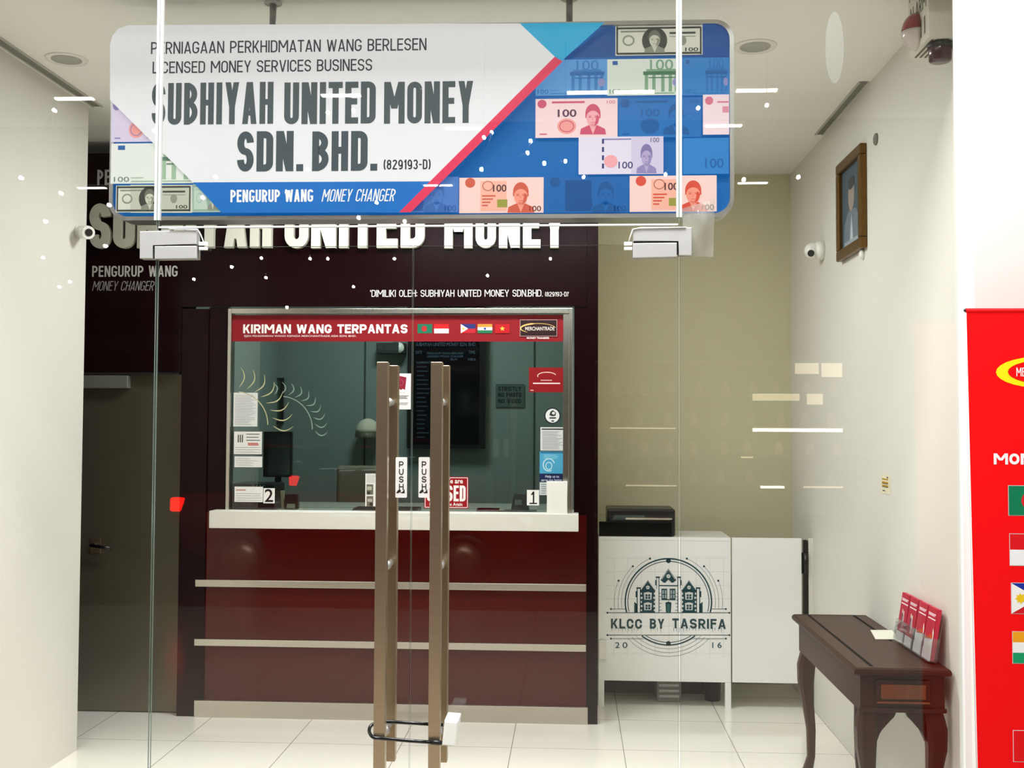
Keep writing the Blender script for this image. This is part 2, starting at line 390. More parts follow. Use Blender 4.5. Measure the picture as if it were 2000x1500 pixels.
class Art:
    """flat print on a surface: layers of inks, each a hair in front of the last.
    frame (O, U, V, N): metric coordinates u, v on the surface.  px=Y: u, v are world X, Z on the plane Y."""
    STEP = .0005
    def __init__(s, O=None, U=None, V=None, N=None, Y=None, glow=0, mb=None):
        if Y is not None: O, U, V, N = (0, Y, 0), (1, 0, 0), (0, 0, 1), (0, -1, 0)
        s.O, s.U, s.V, s.N = Vector(O), Vector(U), Vector(V), Vector(N)
        s.Y = Y; s.glow = glow; s.mb = mb or MB(); s.k = 0
    def lay(s): s.k += 1
    def m(s, h): return h if not isinstance(h, str) else ink(h, s.glow)
    def w(s, u, v): return s.O + s.U * u + s.V * v + s.N * (s.STEP * s.k)
    # metric primitives
    def poly(s, pts, h):
        s.mb._faces([s.w(*p) for p in pts], [tuple(range(len(pts)))], s.m(h)); return s
    def rect(s, u0, v0, u1, v1, h): return s.poly([(u0, v0), (u1, v0), (u1, v1), (u0, v1)], h)
    def ell(s, cu, cv, ru, rv, h, n=28, a0=0, a1=2 * PI):
        full = abs(a1 - a0 - 2 * PI) < 1e-6
        return s.poly([(cu + ru * math.cos(a0 + (a1 - a0) * k / n), cv + rv * math.sin(a0 + (a1 - a0) * k / n)) for k in range(n if full else n + 1)], h)
    def ring(s, cu, cv, ru, rv, wd, h, a0=0, a1=2 * PI, n=48):
        P = []
        for k in range(n + 1):
            a = a0 + (a1 - a0) * k / n; P.append((cu + ru * math.cos(a), cv + rv * math.sin(a)))
        return s.line(P, wd, h)
    def line(s, pts, wd, h):
        n = len(pts); L = []; R = []
        for i in range(n):
            a = pts[max(i - 1, 0)]; b = pts[min(i + 1, n - 1)]
            dx, dy = b[0] - a[0], b[1] - a[1]; l = math.hypot(dx, dy) or 1; q = wd[i] if isinstance(wd, list) else wd
            nx, ny = -dy / l * q / 2, dx / l * q / 2
            L.append((pts[i][0] + nx, pts[i][1] + ny)); R.append((pts[i][0] - nx, pts[i][1] - ny))
        v = [s.w(*p) for p in L + R]
        s.mb._faces(v, [(i, i + 1, n + i + 1, n + i) for i in range(n - 1)], s.m(h)); return s
    def text(s, body, u0, u1, vb, vt, h, bold=0, shear=0):
        v, f = glyphs(body, bold, shear)
        if not v: return s
        x0 = min(p[0] for p in v); x1 = max(p[0] for p in v); ct, cb = cap(bold)
        su = (u1 - u0) / (x1 - x0); sv = (vt - vb) / (ct - cb)
        s.mb._faces([s.w(u0 + (p[0] - x0) * su, vb + (p[1] - cb) * sv) for p in v], f, s.m(h)); return s
    def din(s, body, u0, u1, vb, vt, h, tf=.15, shear=0, gap=.11):
        k0 = s.k
        for ch, qs in stroke_text(body, u1 - u0, vt - vb, tf, gap, shear):
            for i, q in enumerate(qs): s.k = k0 + .03 * (i % 24); s.poly([(u0 + x, vb + y) for x, y in q], h)
        s.k = k0; return s
    def pdin(s, body, x0, y0, x1, y1, h, tf=.15, shear=0, gap=.11):
        a, b, c, d = s.box_px(x0, y0, x1, y1); return s.din(body, a, c, b, d, h, tf, shear, gap)
    # pixel versions (the surface faces the camera side: a plane Y = const)
    def q(s, x, y): p = at(x, y, s.Y); return (p.x, p.z)
    def box_px(s, x0, y0, x1, y1):
        xc, yc = (x0 + x1) / 2, (y0 + y1) / 2
        return s.q(x0, yc)[0], s.q(xc, y1)[1], s.q(x1, yc)[0], s.q(xc, y0)[1]
    def prect(s, x0, y0, x1, y1, h): return s.rect(*s.box_px(x0, y0, x1, y1), h)
    def ppoly(s, pts, h): return s.poly([s.q(*p) for p in pts], h)
    def ptext(s, body, x0, y0, x1, y1, h, bold=0, shear=0):
        a, b, c, d = s.box_px(x0, y0, x1, y1); return s.text(body, a, c, b, d, h, bold, shear)
    def pell(s, x, y, rx, ry, h, **k):
        a, b, c, d = s.box_px(x - rx, y - ry, x + rx, y + ry); return s.ell((a + c) / 2, (b + d) / 2, (c - a) / 2, (d - b) / 2, h, **k)
    def pring(s, x, y, rx, ry, wd, h, **k):
        a, b, c, d = s.box_px(x - rx, y - ry, x + rx, y + ry); return s.ring((a + c) / 2, (b + d) / 2, (c - a) / 2, (d - b) / 2, wd * (c - a) / (2 * rx), h, **k)
    def pline(s, pts, wd, h):
        a, b, c, d = s.box_px(pts[0][0] - 1, pts[0][1] - 1, pts[0][0] + 1, pts[0][1] + 1); k = (c - a) / 2
        return s.line([s.q(*p) for p in pts], [x * k for x in wd] if isinstance(wd, list) else wd * k, h)
    def done(s, name, parent=None, **k): return obj(name, s.mb, parent, normals=False, **k)

def rrect(x0, z0, x1, z1, r, n=8):
    P = []
    for cx, cz, a in ((x1 - r, z1 - r, 0), (x0 + r, z1 - r, PI / 2), (x0 + r, z0 + r, PI), (x1 - r, z0 + r, 1.5 * PI)):
        for k in range(n + 1): P.append((cx + r * math.cos(a + PI / 2 * k / n), cz + r * math.sin(a + PI / 2 * k / n)))
    return P

# ================================================================== THE SETTING
XL, XR = -2.62, 1.478          # side walls
YG, YB, YW = 4.0, 6.49, 7.53   # shopfront glass, booth front, back wall of the bay
ZC = 3.45
FLOOR = tile_mat('cream_floor_tile', 'efebe0', '9a9486', .6, .322, .02, .10)
b = MB(); b.box(-7, 7, YG - .05, 9.2, -.1, 0, FLOOR); fl = obj('floor', b, label='glossy cream tiled floor', kind='structure')
fl.data.transform(Matrix.Translation(fl.location)); fl.location = (0, 0, 0)
FLOORO = tile_mat('grey_arcade_tile', 'b3ab9d', '7f786c', .6, .322, .02, .2)
b = MB(); b.box(-7, 7, -2.3, YG - .05, -.1, 0, FLOORO); fo = obj('floor_arcade', b, label='grey tiled arcade floor outside the shop', kind='structure')
fo.data.transform(Matrix.Translation(fo.location)); fo.location = (0, 0, 0)
b = MB(); b.box(-14, 14, -9.2, -2.3, -.14, -.02, mat('dark_driveway', '2a2826', .5, noise=.2, scale=3)); obj('floor_driveway', b, label='dark driveway outside the arcade', kind='structure')
b = MB(); b.box(-3.6, XR + .2, YG - .06, 9.2, ZC, ZC + .12, CEIL); obj('ceiling', b, label='off-white shop ceiling', kind='structure')
b = MB(); b.box(-3.2, XL, YG - .06, 5.77, 0, ZC, WALL); obj('wall_left', b, label='white wall on the left', kind='structure')
b = MB(); b.box(-3.6, -3.2, 5.5, 9.2, 0, ZC, WINE_D); obj('wall_corridor', b, label='dark wall behind the left pier', kind='structure')
b = MB(); b.box(XR, XR + .2, YG + .02, YW + .2, 0, ZC, WALL); obj('wall_right', b, label='white wall on the right', kind='structure')
b = MB(); b.box(.15, XR, YW, YW + .15, 0, ZC, BACKP); obj('wall_back', b, label='olive grey wall behind the gate', kind='structure')
b = MB(); b.box(-2.4, .10, 8.5, 8.62, 0, 3.3, BOOTHW)
for x in (-1.62, -1.05, -.3):
    b.box(x, x + .012, 8.493, 8.5, 0, 3.3, mat('panel_seam', '39423f', .6))
obj('wall_rear', b, label='grey panelled wall inside the booth', kind='structure')
b = MB(); b.box(.08, .15, YB + .06, 8.62, 0, ZC, BACKP); obj('wall_booth', b, label='wall between booth and bay', kind='structure')
b = MB(); b.box(-2.40, -2.30, YB + .11, 8.62, 0, ZC, BOOTHW); obj('wall_booth_left', b, label='left wall inside the booth', kind='structure')
# shop front outside: pillar and bulkhead
b = MB(); b.box(1.40, 7, YG - .09, YG + .10, 0, 5.3, WALL); obj('wall_front', b, label='white pillar beside the glass', kind='structure')
b = MB(); b.box(-7, XL, YG - .09, YG - .06, 0, 5.3, WALL); b.box(-7, 1.40, YG - .09, YG + .1, ZC + .12, 5.3, WALL); obj('wall_front_left', b, label='white wall left of the glass and above it', kind='structure')
b = MB(); b.box(-7, 7, -2.3, 3.9, 4.6, 4.7, CEIL); obj('ceiling_arcade', b, label='arcade ceiling outside the shop', kind='structure')

# ================================================================== SHOPFRONT GLASS
GT = .012
xl = at(300, 900, YG).x; xm = at(803.5, 900, YG).x; xr = at(1327, 900, YG).x
zd = at(808, 480, YG).z; zt = at(700, 440, YG).z
def pane(x0, x1, z0, z1, m=GLASS):
    b = MB(); b.box(x0, x1, YG, YG + GT, z0, z1, m)
    i = b.mi(EDGE); b.bm.faces.ensure_lookup_table()
    for f in b.bm.faces:
        f.normal_update()
        if abs(f.normal.y) < .5: f.material_index = i
    return b
g = .004
wn = thing('window_1', 'fixed glass panel at the far left of the shopfront', 'window', ((xl + XL) / 2, YG, 0), kind='structure')
obj('glass_pane', pane(XL, xl - g, 0.01, ZC - .01), wn)
b = MB(); b.box(xl - .013, xl - .003, YG - .002, YG + GT + .002, zd + .1, ZC, SEAL); b.box(xl + .000, xl + .009, YG - .002, YG + GT + .002, zd + .1, ZC, SEAL); b.box(xl - .003, xl, YG, YG + GT, zd + .1, ZC, EDGE); obj('silicone_seal', b, wn)
wn = thing('window_2', 'glass transom above the doors', 'window', (xm, YG, zt), kind='structure')
obj('glass_pane', pane(xl + g, xr - g, zt, ZC - .01), wn)
b = MB(); b.box(xl + .004, xr - .004, YG - .001, YG + GT + .001, zt - .006, zt, SEAL); obj('edge_strip', b, wn)
wn = thing('window_3', 'fixed glass panel right of the doors', 'window', ((xr + 1.40) / 2, YG, 0), kind='structure')
obj('glass_pane', pane(xr + g, 1.395, 0.01, ZC - .01), wn)
b = MB(); b.box(xr - .010, xr - .002, YG - .002, YG + GT + .002, zd + .1, ZC, SEAL); b.box(xr + .001, xr + .010, YG - .002, YG + GT + .002, zd + .1, ZC, SEAL); b.box(xr - .002, xr + .001, YG, YG + GT, zd + .1, ZC, EDGE); obj('silicone_seal', b, wn)
b = MB(); b.box(1.378, 1.400, YG - .02, YG + .035, 0, ZC, mat('white_channel', 'e6e6e2', .35)); obj('edge_channel', b, wn)

def door(name, x0, x1, label):
    d = thing(name, label, 'door', ((x0 + x1) / 2, YG, 0), kind='structure')
    obj('glass_pane', pane(x0, x1, .012, zd), d)
    return d
dl = door('door_1', xl + g, xm - .002, 'left glass door with steel bar handle')
dr = door('door_2', xm + .002, xr - g, 'right glass door with steel bar handle')
HX = {}
for d, px in ((dl, 748), (dr, 853.5)):
    hx = at(px, 800, 3.89).x; ztop = at(px, 707, 3.87).z; zbot = ztop - 1.47; HX[d] = hx
    for nm, y0 in (('handle', 3.868), ('inner_handle', 4.094)):
        b = MB(); b.box(hx - .0205, hx + .0205, y0, y0 + .038, zbot, ztop, STEEL, bev=.0025); h = obj(nm, b, d)
        b = MB()
        for z in (ztop - .14, (ztop + zbot) / 2, zbot + .14):
            ya, yb = (y0 + .038, YG) if y0 < YG else (YG + GT, y0)
            b.lathe([(.011, 0), (.011, yb - ya - .004), (.016, yb - ya - .004), (.016, yb - ya)] if y0 < YG else [(.016, 0), (.016, .004), (.011, .004), (.011, yb - ya)], (hx, ya, z), CHROME, 16, 'Y')
        obj('standoff', b, h)
def fitting(px, flip, parent_door, parent_win, name):
    # L-shaped patch on the transom and a block on the door
    def X(p): return at(p, 470, YG - .012).x
    def Z(p): return at(px, p, YG - .012).z
    return X, Z
def Lp(pts, y0, y1, parent, name, m=CHROME):
    b = MB(); b.prism([(p[0], y0, p[1]) for p in pts], (0, y1 - y0, 0), m, bev=.002); return obj(name, b, parent)
def PX(x, y): p = at(x, y, YG - .014); return (p.x, p.z)
pl = thing('patch_fitting', 'L-shaped steel patch fitting over the left door corner', 'door fitting', at(330, 478, YG - .014), group='patch fittings over the glass doors')
Lp([PX(273, 505), PX(273, 452), PX(384, 449), PX(384, 477), PX(298, 478), PX(298, 505)], YG - .016, YG - .0005, pl, 'outer_plate')
Lp([PX(273, 505), PX(273, 452), PX(384, 449), PX(384, 477), PX(298, 478), PX(298, 505)], YG + GT + .0005, YG + GT + .016, pl, 'inner_plate')
pl = thing('patch_fitting', 'steel block fitting on the left door under the L-shaped plate', 'door fitting', at(342, 505, YG - .014), group='patch fittings over the glass doors')
Lp([PX(302, 506), PX(302, 481), PX(384, 480), PX(384, 505)], YG - .016, YG - .0005, pl, 'outer_plate')
Lp([PX(302, 506), PX(302, 481), PX(384, 480), PX(384, 505)], YG + GT + .0005, YG + GT + .016, pl, 'inner_plate')
pl = thing('patch_fitting', 'L-shaped steel patch fitting over the right door corner beside the plastic sheet', 'door fitting', at(1290, 475, YG - .014), group='patch fittings over the glass doors')
Lp([PX(1237, 471), PX(1237, 446), PX(1351, 444), PX(1351, 499), PX(1326, 499), PX(1326, 470)], YG - .016, YG - .0005, pl, 'outer_plate')
Lp([PX(1237, 471), PX(1237, 446), PX(1351, 444), PX(1351, 499), PX(1326, 499), PX(1326, 470)], YG + GT + .0005, YG + GT + .016, pl, 'inner_plate')
pl = thing('patch_fitting', 'steel block fitting on the right door under the L-shaped plate', 'door fitting', at(1280, 503, YG - .014), group='patch fittings over the glass doors')
Lp([PX(1236, 504), PX(1236, 475), PX(1322, 474), PX(1322, 502)], YG - .016, YG - .0005, pl, 'outer_plate')
Lp([PX(1236, 504), PX(1236, 475), PX(1322, 474), PX(1322, 502)], YG + GT + .0005, YG + GT + .016, pl, 'inner_plate')
for px0, px1, py0, py1 in ((274, 383, 453, 504), (1238, 1350, 448, 497)):
    g0, g1 = PX(px0, py1), PX(px1, py0); b = MB(); b.box(g0[0], g1[0], YG - .003, YG - .0003, g0[1], g1[1], BLACK); obj('gasket', b, [o for o in COL.objects if o.name.startswith('patch_fitting') and 'L-shaped steel patch' in o['label'] and abs(o.location.x - (g0[0] + g1[0]) / 2) < .2][0])
# faint translucent oval on the face of the glass
OVALM = glass_mat('pale_translucent', 'f4f4f0', .04, .06); OVALM2 = glass_mat('faint_translucent', 'f4f4ee', .04, .10)
def oval(x, y, rx, ry, m, lab, name='pale_oval'):
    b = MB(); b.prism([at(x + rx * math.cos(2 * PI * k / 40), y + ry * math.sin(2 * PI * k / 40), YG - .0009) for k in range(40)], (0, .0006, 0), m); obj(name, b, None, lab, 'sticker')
oval(1630, 93, 18, 70, OVALM, 'tall pale oval near the top of the right glass panel')
# magnetic alarm contacts with cable
for (x0, x1, cab, lab) in ((388, 404, [(404, 482), (398, 474), (392, 458), (386, 448), (330, 447)], 'white magnetic alarm contact beside the left door fitting'),
                           (1219, 1235, [(1228, 472), (1231, 462), (1236, 448), (1250, 445), (1340, 444)], 'white magnetic alarm contact beside the right door fitting')):
    t = thing('alarm_contact', lab, 'sensor', at((x0 + x1) / 2, 485, YG - .01), group='alarm contacts on the doors')
    p0 = PX(x0, 479); p1 = PX(x1, 472); b = MB(); b.box(p0[0], p1[0], YG - .012, YG - .0005, p0[1], p1[1], WHITEP, bev=.0015); obj('sensor_body', b, t)
    p0 = PX(x0, 488); p1 = PX(x1, 482); b = MB(); b.box(p0[0], p1[0], YG - .012, YG - .0005, p0[1], p1[1], WHITEP, bev=.0015); obj('magnet', b, t)
    b = MB(); b.tube([at(x, y, YG - .019) for x, y in cab], .0022, WHITEP, 6); obj('cable', b, t)
# plastic sheet at right fitting
b = MB()
P = [(1331, 408), (1396, 388), (1393, 502), (1338, 500)]
rows = []
for i in range(9):
    r = []
    for j in range(7):
        u, v = j / 6, i / 8
        xa = P[0][0] + (P[3][0] - P[0][0]) * v; xb = P[1][0] + (P[2][0] - P[1][0]) * v
        ya = P[0][1] + (P[3][1] - P[0][1]) * v; yb = P[1][1] + (P[2][1] - P[1][1]) * v
        yy = YG + GT + .03 + .012 * math.sin(5 * u + 4 * v) + .006 * math.sin(11 * u - 7 * v)
        r.append(at(xa + (xb - xa) * u, ya + (yb - ya) * u, yy))
    rows.append(r)
b.loft(rows, glass_mat('thin_plastic_film', 'f0f0ec', .10, .28), closed=False, caps=False)
obj('plastic_sheet', b, None, 'crumpled clear plastic sheet taped behind the right door fitting', 'plastic sheet')

# push stickers
for x0, x1, lab in ((772.5, 795, 'white vertical push sticker on the left glass door'), (817.5, 839, 'white vertical push sticker on the right glass door')):
    a = Art(Y=YG - .0012); t0, t1, t2, t3 = a.box_px(x0, 893, x1, 972)
    a.mb.prism([(p[0], YG - .0012, p[1]) for p in rrect(t0, t1, t2, t3, .004)], (0, .001, 0), ink('efebe6'))
    a.lay(); c = (x0 + x1) / 2
    for i, ch in enumerate('PUSH'):
        a.pdin(ch, c - 4.6, 901 + i * 14.6, c + 4.6, 913 + i * 14.6, '35302e', .17)
    a.ppoly([(c - 10, 963), (c - 6, 957), (c - 1, 956.5), (c - 1, 962), (c + 3, 960), (c + 6, 955), (c + 7, 963), (c + 1, 963.5), (c - 3, 961), (c - 6, 963.5)], '2a2624')
    a.done('push_sticker', None, label=lab, cat='sticker', group='push stickers on the doors')

# bicycle style lock through both handles
lk = thing('shackle_lock', 'black U-shaped shackle lock with white body joining the two door handles', 'lock', at(800, 1455, 3.86))
def LP(x, y, Y): return at(x, y, Y)
b = MB()
pts = [LP(866, 1451, 3.852), LP(800, 1447, 3.852), LP(745, 1442, 3.852)]
for k in range(1, 10):
    a_ = PI * k / 10; pts.append(LP(737 - 16 * math.sin(a_), 1442 - 15 * (1 - math.cos(a_)), 3.852 + .045 * (1 - math.cos(a_))))
pts += [LP(745, 1409, 3.942), LP(800, 1412, 3.942), LP(866, 1416, 3.942)]
b.tube(pts, .0062, BLACKG, 12); obj('shackle', b, lk)
b = MB()
c0 = LP(863, 1459, 3.845); 
b.prism([LP(863, 1456, 3.84), LP(868, 1408, 3.84), LP(894, 1410, 3.84), LP(890, 1459, 3.84)], (0, .12, 0), WHITEP, bev=.005); obj('lock_body', b, lk)
b = MB(); b.tube([LP(842, 1449.5, 3.851), LP(862, 1451, 3.851)], .0085, BLACK, 12); obj('shackle_sleeve', b, lk)

# ================================================================== HANGING LIGHT BOX SIGN
YS = 4.30
sgn = thing('hanging_light_box', 'large illuminated blue and white money changer sign hanging behind the glass', 'sign', (at(825, 430, YS).x, YS + .05, at(825, 430, YS).z))
A = Art(Y=YS)
X0, X1 = A.q(217, 236)[0], A.q(1433, 236)[0]; Z0, Z1 = A.q(825, 428)[1], A.q(825, 48)[1]
b = MB(); FR = mat('sign_aluminium', 'cfd3d4', .3, 1)
outer = rrect(X0, Z0, X1, Z1, .075); inner = rrect(X0 + .016, Z0 + .016, X1 - .016, Z1 - .016, .062)
n = len(outer)
for y0, y1 in ((YS - .008, YS + .10),):
    v = [(p[0], y0, p[1]) for p in outer] + [(p[0], y0, p[1]) for p in inner] + [(p[0], y1, p[1]) for p in outer] + [(p[0], y1, p[1]) for p in inner]
    f = []
    for i in range(n):
        j = (i + 1) % n
        f += [(i, j, n + j, n + i), (i, 2 * n + i, 2 * n + j, j), (n + i, n + j, 3 * n + j, 3 * n + i), (2 * n + i, 3 * n + i, 3 * n + j, 2 * n + j)]
    b._faces(v, f, FR)
obj('frame', b, sgn)
b = MB(); b.prism([(p[0], YS + .02, p[1]) for p in inner], (0, .075, 0), FR); obj('back_box', b, sgn)
for px in (533, 1112):
    p = at(px, 40, YS + .05); b = MB(); b.tube([(p.x, YS + .05, Z1 - .002), (p.x, YS + .05, ZC)], .0135, mat('grey_rod', '8f8f8c', .3, .8), 16)
    b.lathe([(.035, 0), (.035, .006), (.014, .012)], (p.x, YS + .05, ZC - .012), CHROME, 20); obj('hanging_rod', b, sgn)
G = .69
A = Art(Y=YS + .014, glow=G)
GHOST = [None]
def banknote(a, x0, y0, x1, y1, paper, dark, mid, style, num=True):
    w_, h_ = x1 - x0, y1 - y0
    P = lambda u, v: (x0 + u * w_, y0 + v * h_)
    bl = int(paper[4:], 16) - int(paper[:2], 16); GHOST[0] = paper if bl > 50 else None; tint = dark if bl > 50 else None
    a.prect(x0, y0, x1, y1, paper); a.lay()
    if style == 'green':      # framed note with portrait oval in the middle
        for (u0, v0, u1, v1) in ((.02, .03, .98, .10), (.02, .90, .98, .97), (.01, .03, .03, .97), (.97, .03, .99, .97)):
            a.prect(*P(u0, v0), *P(u1, v1), dark)
        a.prect(*P(.06, .16), *P(.36, .22), mid); a.prect(*P(.62, .2), *P(.92, .27), dark); a.prect(*P(.62, .34), *P(.92, .37), mid)
        a.pell(*P(.15, .5), .07 * w_, .19 * h_, mid); a.pell(*P(.45, .5), .145 * w_, .46 * h_, dark)
        a.lay(); a.pell(*P(.15, .5), .05 * w_, .13 * h_, paper)
        portrait(a, *P(.45, .5), .12 * w_, .42 * h_, 'c9cbb9', '6d7266', '8a8f80')
        a.ptext('100', *P(.80, .74), *P(.95, .87), dark, .02); a.pell(*P(.77, .5), .045 * w_, .17 * h_, mid)
    elif style == 'arch':     # note with a generic gateway
        a.prect(*P(.07, .06), *P(.14, .17), '2f63a8'); a.ptext('100', *P(.57, .02), *P(.88, .30), mid, .01)
        a.lay()
        for u in (.50, .60, .72, .82, .90): a.prect(*P(u, .42), *P(u + .045, .9), mid)
        a.prect(*P(.48, .34), *P(.96, .44), dark); a.prect(*P(.52, .28), *P(.92, .34), mid); a.prect(*P(.2, .93), *P(.9, .96), mid)
        a.lay(); a.prect(*P(.55, .5), *P(.93, .53), dark); a.pell(*P(.92, .64), .05 * w_, .11 * h_, '8f93c9')
        a.ptext('100', *P(.03, .84), *P(.18, .96), dark, .0)
        a.prect(*P(.2, .85), *P(.32, .87), mid)
    elif style == 'pink':
        a.prect(*P(.2, .07), *P(.6, .12), mid); a.ptext('100', *P(.27, .28), *P(.50, .47), dark, .02)
        a.pell(*P(.08, .14), .055 * w_, .11 * h_, mid); a.pell(*P(.38, .71), .115 * w_, .2 * h_, tint or 'f0a19c')
        a.lay(); a.pring(*P(.38, .71), .085 * w_, .14 * h_, 1.6, mid)
        a.prect(*P(.05, .9), *P(.14, .93), mid); a.ptext('100', *P(.87, .05), *P(.97, .13), mid, .0)
        portrait(a, *P(.70, .5), .16 * w_, .42 * h_, 'f3aeb6', mid, mid)
    elif style == 'violet':
        a.prect(*P(.62, 0), *P(1, 1), 'd3cbe8'); a.prect(*P(.30, .05), *P(.62, .09), mid)
        a.lay()
        for v in (.06, .28, .5, .72): a.prect(*P(.275, v), *P(.30, v + .13), '3b3f78')
        a.pell(*P(.38, .66), .08 * w_, .17 * h_, 'f0a7b0'); a.ptext('100', *P(.47, .67), *P(.64, .85), dark, .01); a.ptext('100', *P(.85, .03), *P(.95, .15), dark, 0)
        portrait(a, *P(.80, .56), .12 * w_, .42 * h_, 'b3a7d2', '7f76ab', '9289bd')
    elif style == 'orange':
        a.prect(*P(.25, .1), *P(.56, .95), tint or 'f6b7a4'); a.pell(*P(.13, .15), .06 * w_, .14 * h_, mid)
        a.lay(); a.pring(*P(.34, .24), .06 * w_, .13 * h_, 1.5, dark); a.ptext('100', *P(.40, .2), *P(.56, .4), tint or '5b3a3c', .02)
        for k in range(4): a.prect(*P(.27, .5 + k * .09), *P(.43 - .03 * k, .54 + k * .09), mid)
        a.prect(*P(.45, .62), *P(.57, .84), tint or '9a9a45'); a.ptext('100', *P(.83, .8), *P(.97, .95), tint or '5b3a3c', .01)
        portrait(a, *P(.73, .53), .16 * w_, .46 * h_, 'f59a86', mid, mid)
    a.lay()
def portrait(a, cx, cy, rx, ry, skin, hair, coat):
    if GHOST[0]: skin, coat = GHOST[0], hair
    a.ppoly([(cx - rx, cy + ry), (cx - rx * .92, cy + ry * .66), (cx - rx * .34, cy + ry * .44), (cx + rx * .34, cy + ry * .44), (cx + rx * .92, cy + ry * .66), (cx + rx, cy + ry)], coat)
    a.lay(); a.ppoly([(cx - rx * .26, cy + ry * .45), (cx + rx * .26, cy + ry * .45), (cx, cy + ry)], skin)
    a.ppoly([(cx + rx * .58 * math.cos(q_), cy - ry * .26 - ry * .60 * math.sin(q_)) for q_ in [PI * k / 16 for k in range(17)]] + [(cx - rx * .58, cy), (cx + rx * .58, cy)], hair)
    a.lay(); a.ppoly([(cx + rx * .50 * math.cos(q_), cy - ry * .02 + ry * (.56 if math.sin(q_) > 0 else .42) * math.sin(q_)) for q_ in [2 * PI * k / 24 for k in range(24)]], skin)
    a.prect(cx - rx * .2, cy + ry * .36, cx + rx * .2, cy + ry * .6, skin)
    a.lay(); a.ppoly([(cx + rx * .50, cy - ry * .05), (cx + rx * .36, cy + ry * .34), (cx + rx * .10, cy + ry * .52), (cx + rx * .22, cy + ry * .1), (cx + rx * .30, cy - ry * .2)], coat) if not GHOST[0] else None
    for s_ in (-1, 1): a.pell(cx + s_ * rx * .22, cy - ry * .05, rx * .11, ry * .03, hair); a.pline([(cx + s_ * rx * .36, cy - ry * .13), (cx + s_ * rx * .10, cy - ry * .14)], .8, hair)
    a.pline([(cx, cy - ry * .04), (cx - rx * .06, cy + ry * .14)], .7, hair); a.pline([(cx - rx * .15, cy + ry * .27), (cx + rx * .15, cy + ry * .27)], .9, hair)
A.poly(inner, '1266b4'); A.lay()
A.ppoly([(1098, 128), (1178, 51), (1202, 50), (1202, 112), (1098, 112)], '0f4f97')
A.ppoly([(1372, 51), (1405, 51), (1420, 62), (1424, 80), (1424, 112), (1372, 112)], '114f9c'); A.prect(1202, 106, 1372, 112, '0f4f97')
A.lay()
banknote(A, 1202, 51, 1372, 108, 'd7dacb', '3e443d', '8b9184', 'green')
banknote(A, 1046, 117, 1186, 187, '5b9fdc', '2a6cb4', '3b7ec4', 'arch')
banknote(A, 1186, 116, 1332, 187, 'dbe6dd', '4b7a5c', '7fa88a', 'arch')
banknote(A, 1333, 114, 1424, 187, '2f84cf', '1d66ae', '2472bd', 'arch')
banknote(A, 1046, 194, 1206, 270, 'f5d8dd', '5a3a52', 'cf5573', 'pink')
banknote(A, 1208, 193, 1368, 270, '1f70bd', '1a5da4', '185a9f', 'pink')
A.prect(1372, 187, 1423, 265, 'f3dbe4'); A.lay(); A.pell(1384, 199, 8, 8, 'd9738d'); A.prect(1400, 200, 1422, 203, 'd9738d'); A.prect(1410, 210, 1422, 222, 'e08ea3'); A.prect(1376, 246, 1400, 249, 'c9a0b5'); A.lay()
banknote(A, 1130, 269, 1295, 342, 'e2ddf0', '4a4378', '8f86b8', 'violet')
A.prect(1333, 272, 1422, 342, '2f80cb'); A.lay(); A.ptext('100', 1376, 312, 1412, 330, '1c62ab', .01); A.lay()
banknote(A, 898, 349, 1062, 418, 'f7d2cc', 'b2584c', 'cf5f4c', 'orange')
banknote(A, 1063, 348, 1227, 418, '1d63ae', '174f92', '185598', 'orange')
A.prect(1063, 348, 1227, 418, '1b60ab') if False else None
banknote(A, 1229, 346, 1398, 416, 'f6d3cf', 'b2584c', 'd9503f', 'orange')
banknote(A, 740, 349, 897, 418, '4a79c4', '3560a8', '3a68b2', 'orange')
banknote(A, 224, 200, 352, 281, 'd8cfe9', '5a4f92', '8f86b8', 'pink')
banknote(A, 224, 284, 420, 362, 'e3e9e4', '5d7e6a', '9dbc9f', 'arch')
A.ppoly([(262, 365), (382, 365), (382, 419), (262, 419)], 'd7dacb')
banknote(A, 234, 366, 380, 418, 'd7dacb', '3e443d', '8b9184', 'green')
banknote(A, 383, 364, 470, 418, 'bdd0c4', '8fae9f', 'a5c0b1', 'green')
A.k += 2
A.ppoly([(385, 361), (860, 359), (800, 419), (440, 420)], '1a6fc6')
A.ppoly([(224, 202), (224, 95), (228, 78), (240, 64), (258, 57), (1017, 53.5), (1090, 124), (852, 359), (384, 361)], 'e9ecf1')
A.lay()
A.ppoly([(1016, 53.5), (1180, 52), (1098, 126), (1090, 124)], '22aee0')
A.ppoly([(1084, 118), (1099, 127), (806, 418.5), (783, 419)], 'e23a5e')
A.lay()
SL = '46545c'
A.pdin('PERNIAGAAN PERKHIDMATAN WANG BERLESEN', 303.5, 86, 836, 109.5, '2c343c', .125, gap=.10)
A.pdin('LICENSED MONEY SERVICES BUSINESS', 306.5, 125, 731, 148, '2c343c', .125, gap=.10)
GR = '465259'
A.pdin('SUBHIYAH', 305, 168, 545, 249, GR, .20, gap=.06); A.pdin('UNITED', 561, 167, 742, 248, GR, .20, gap=.06); A.pdin('MONEY', 754, 166, 927, 247, GR, .20, gap=.06)
A.pdin('SDN.', 470, 262, 600, 340, GR, .20, gap=.07); A.pdin('BHD.', 615, 262, 743, 339, GR, .20, gap=.07)
A.pdin('(829193-D)', 754, 317, 843, 336, '23282c', .14, gap=.12)
A.pdin('PENGURUP WANG', 457, 375, 617, 399, 'f4f6fa', .165, gap=.08); A.pdin('MONEY CHANGER', 633, 374, 773, 398, 'f0f3f8', .10, .2, gap=.09)
A.done('printed_face', sgn)

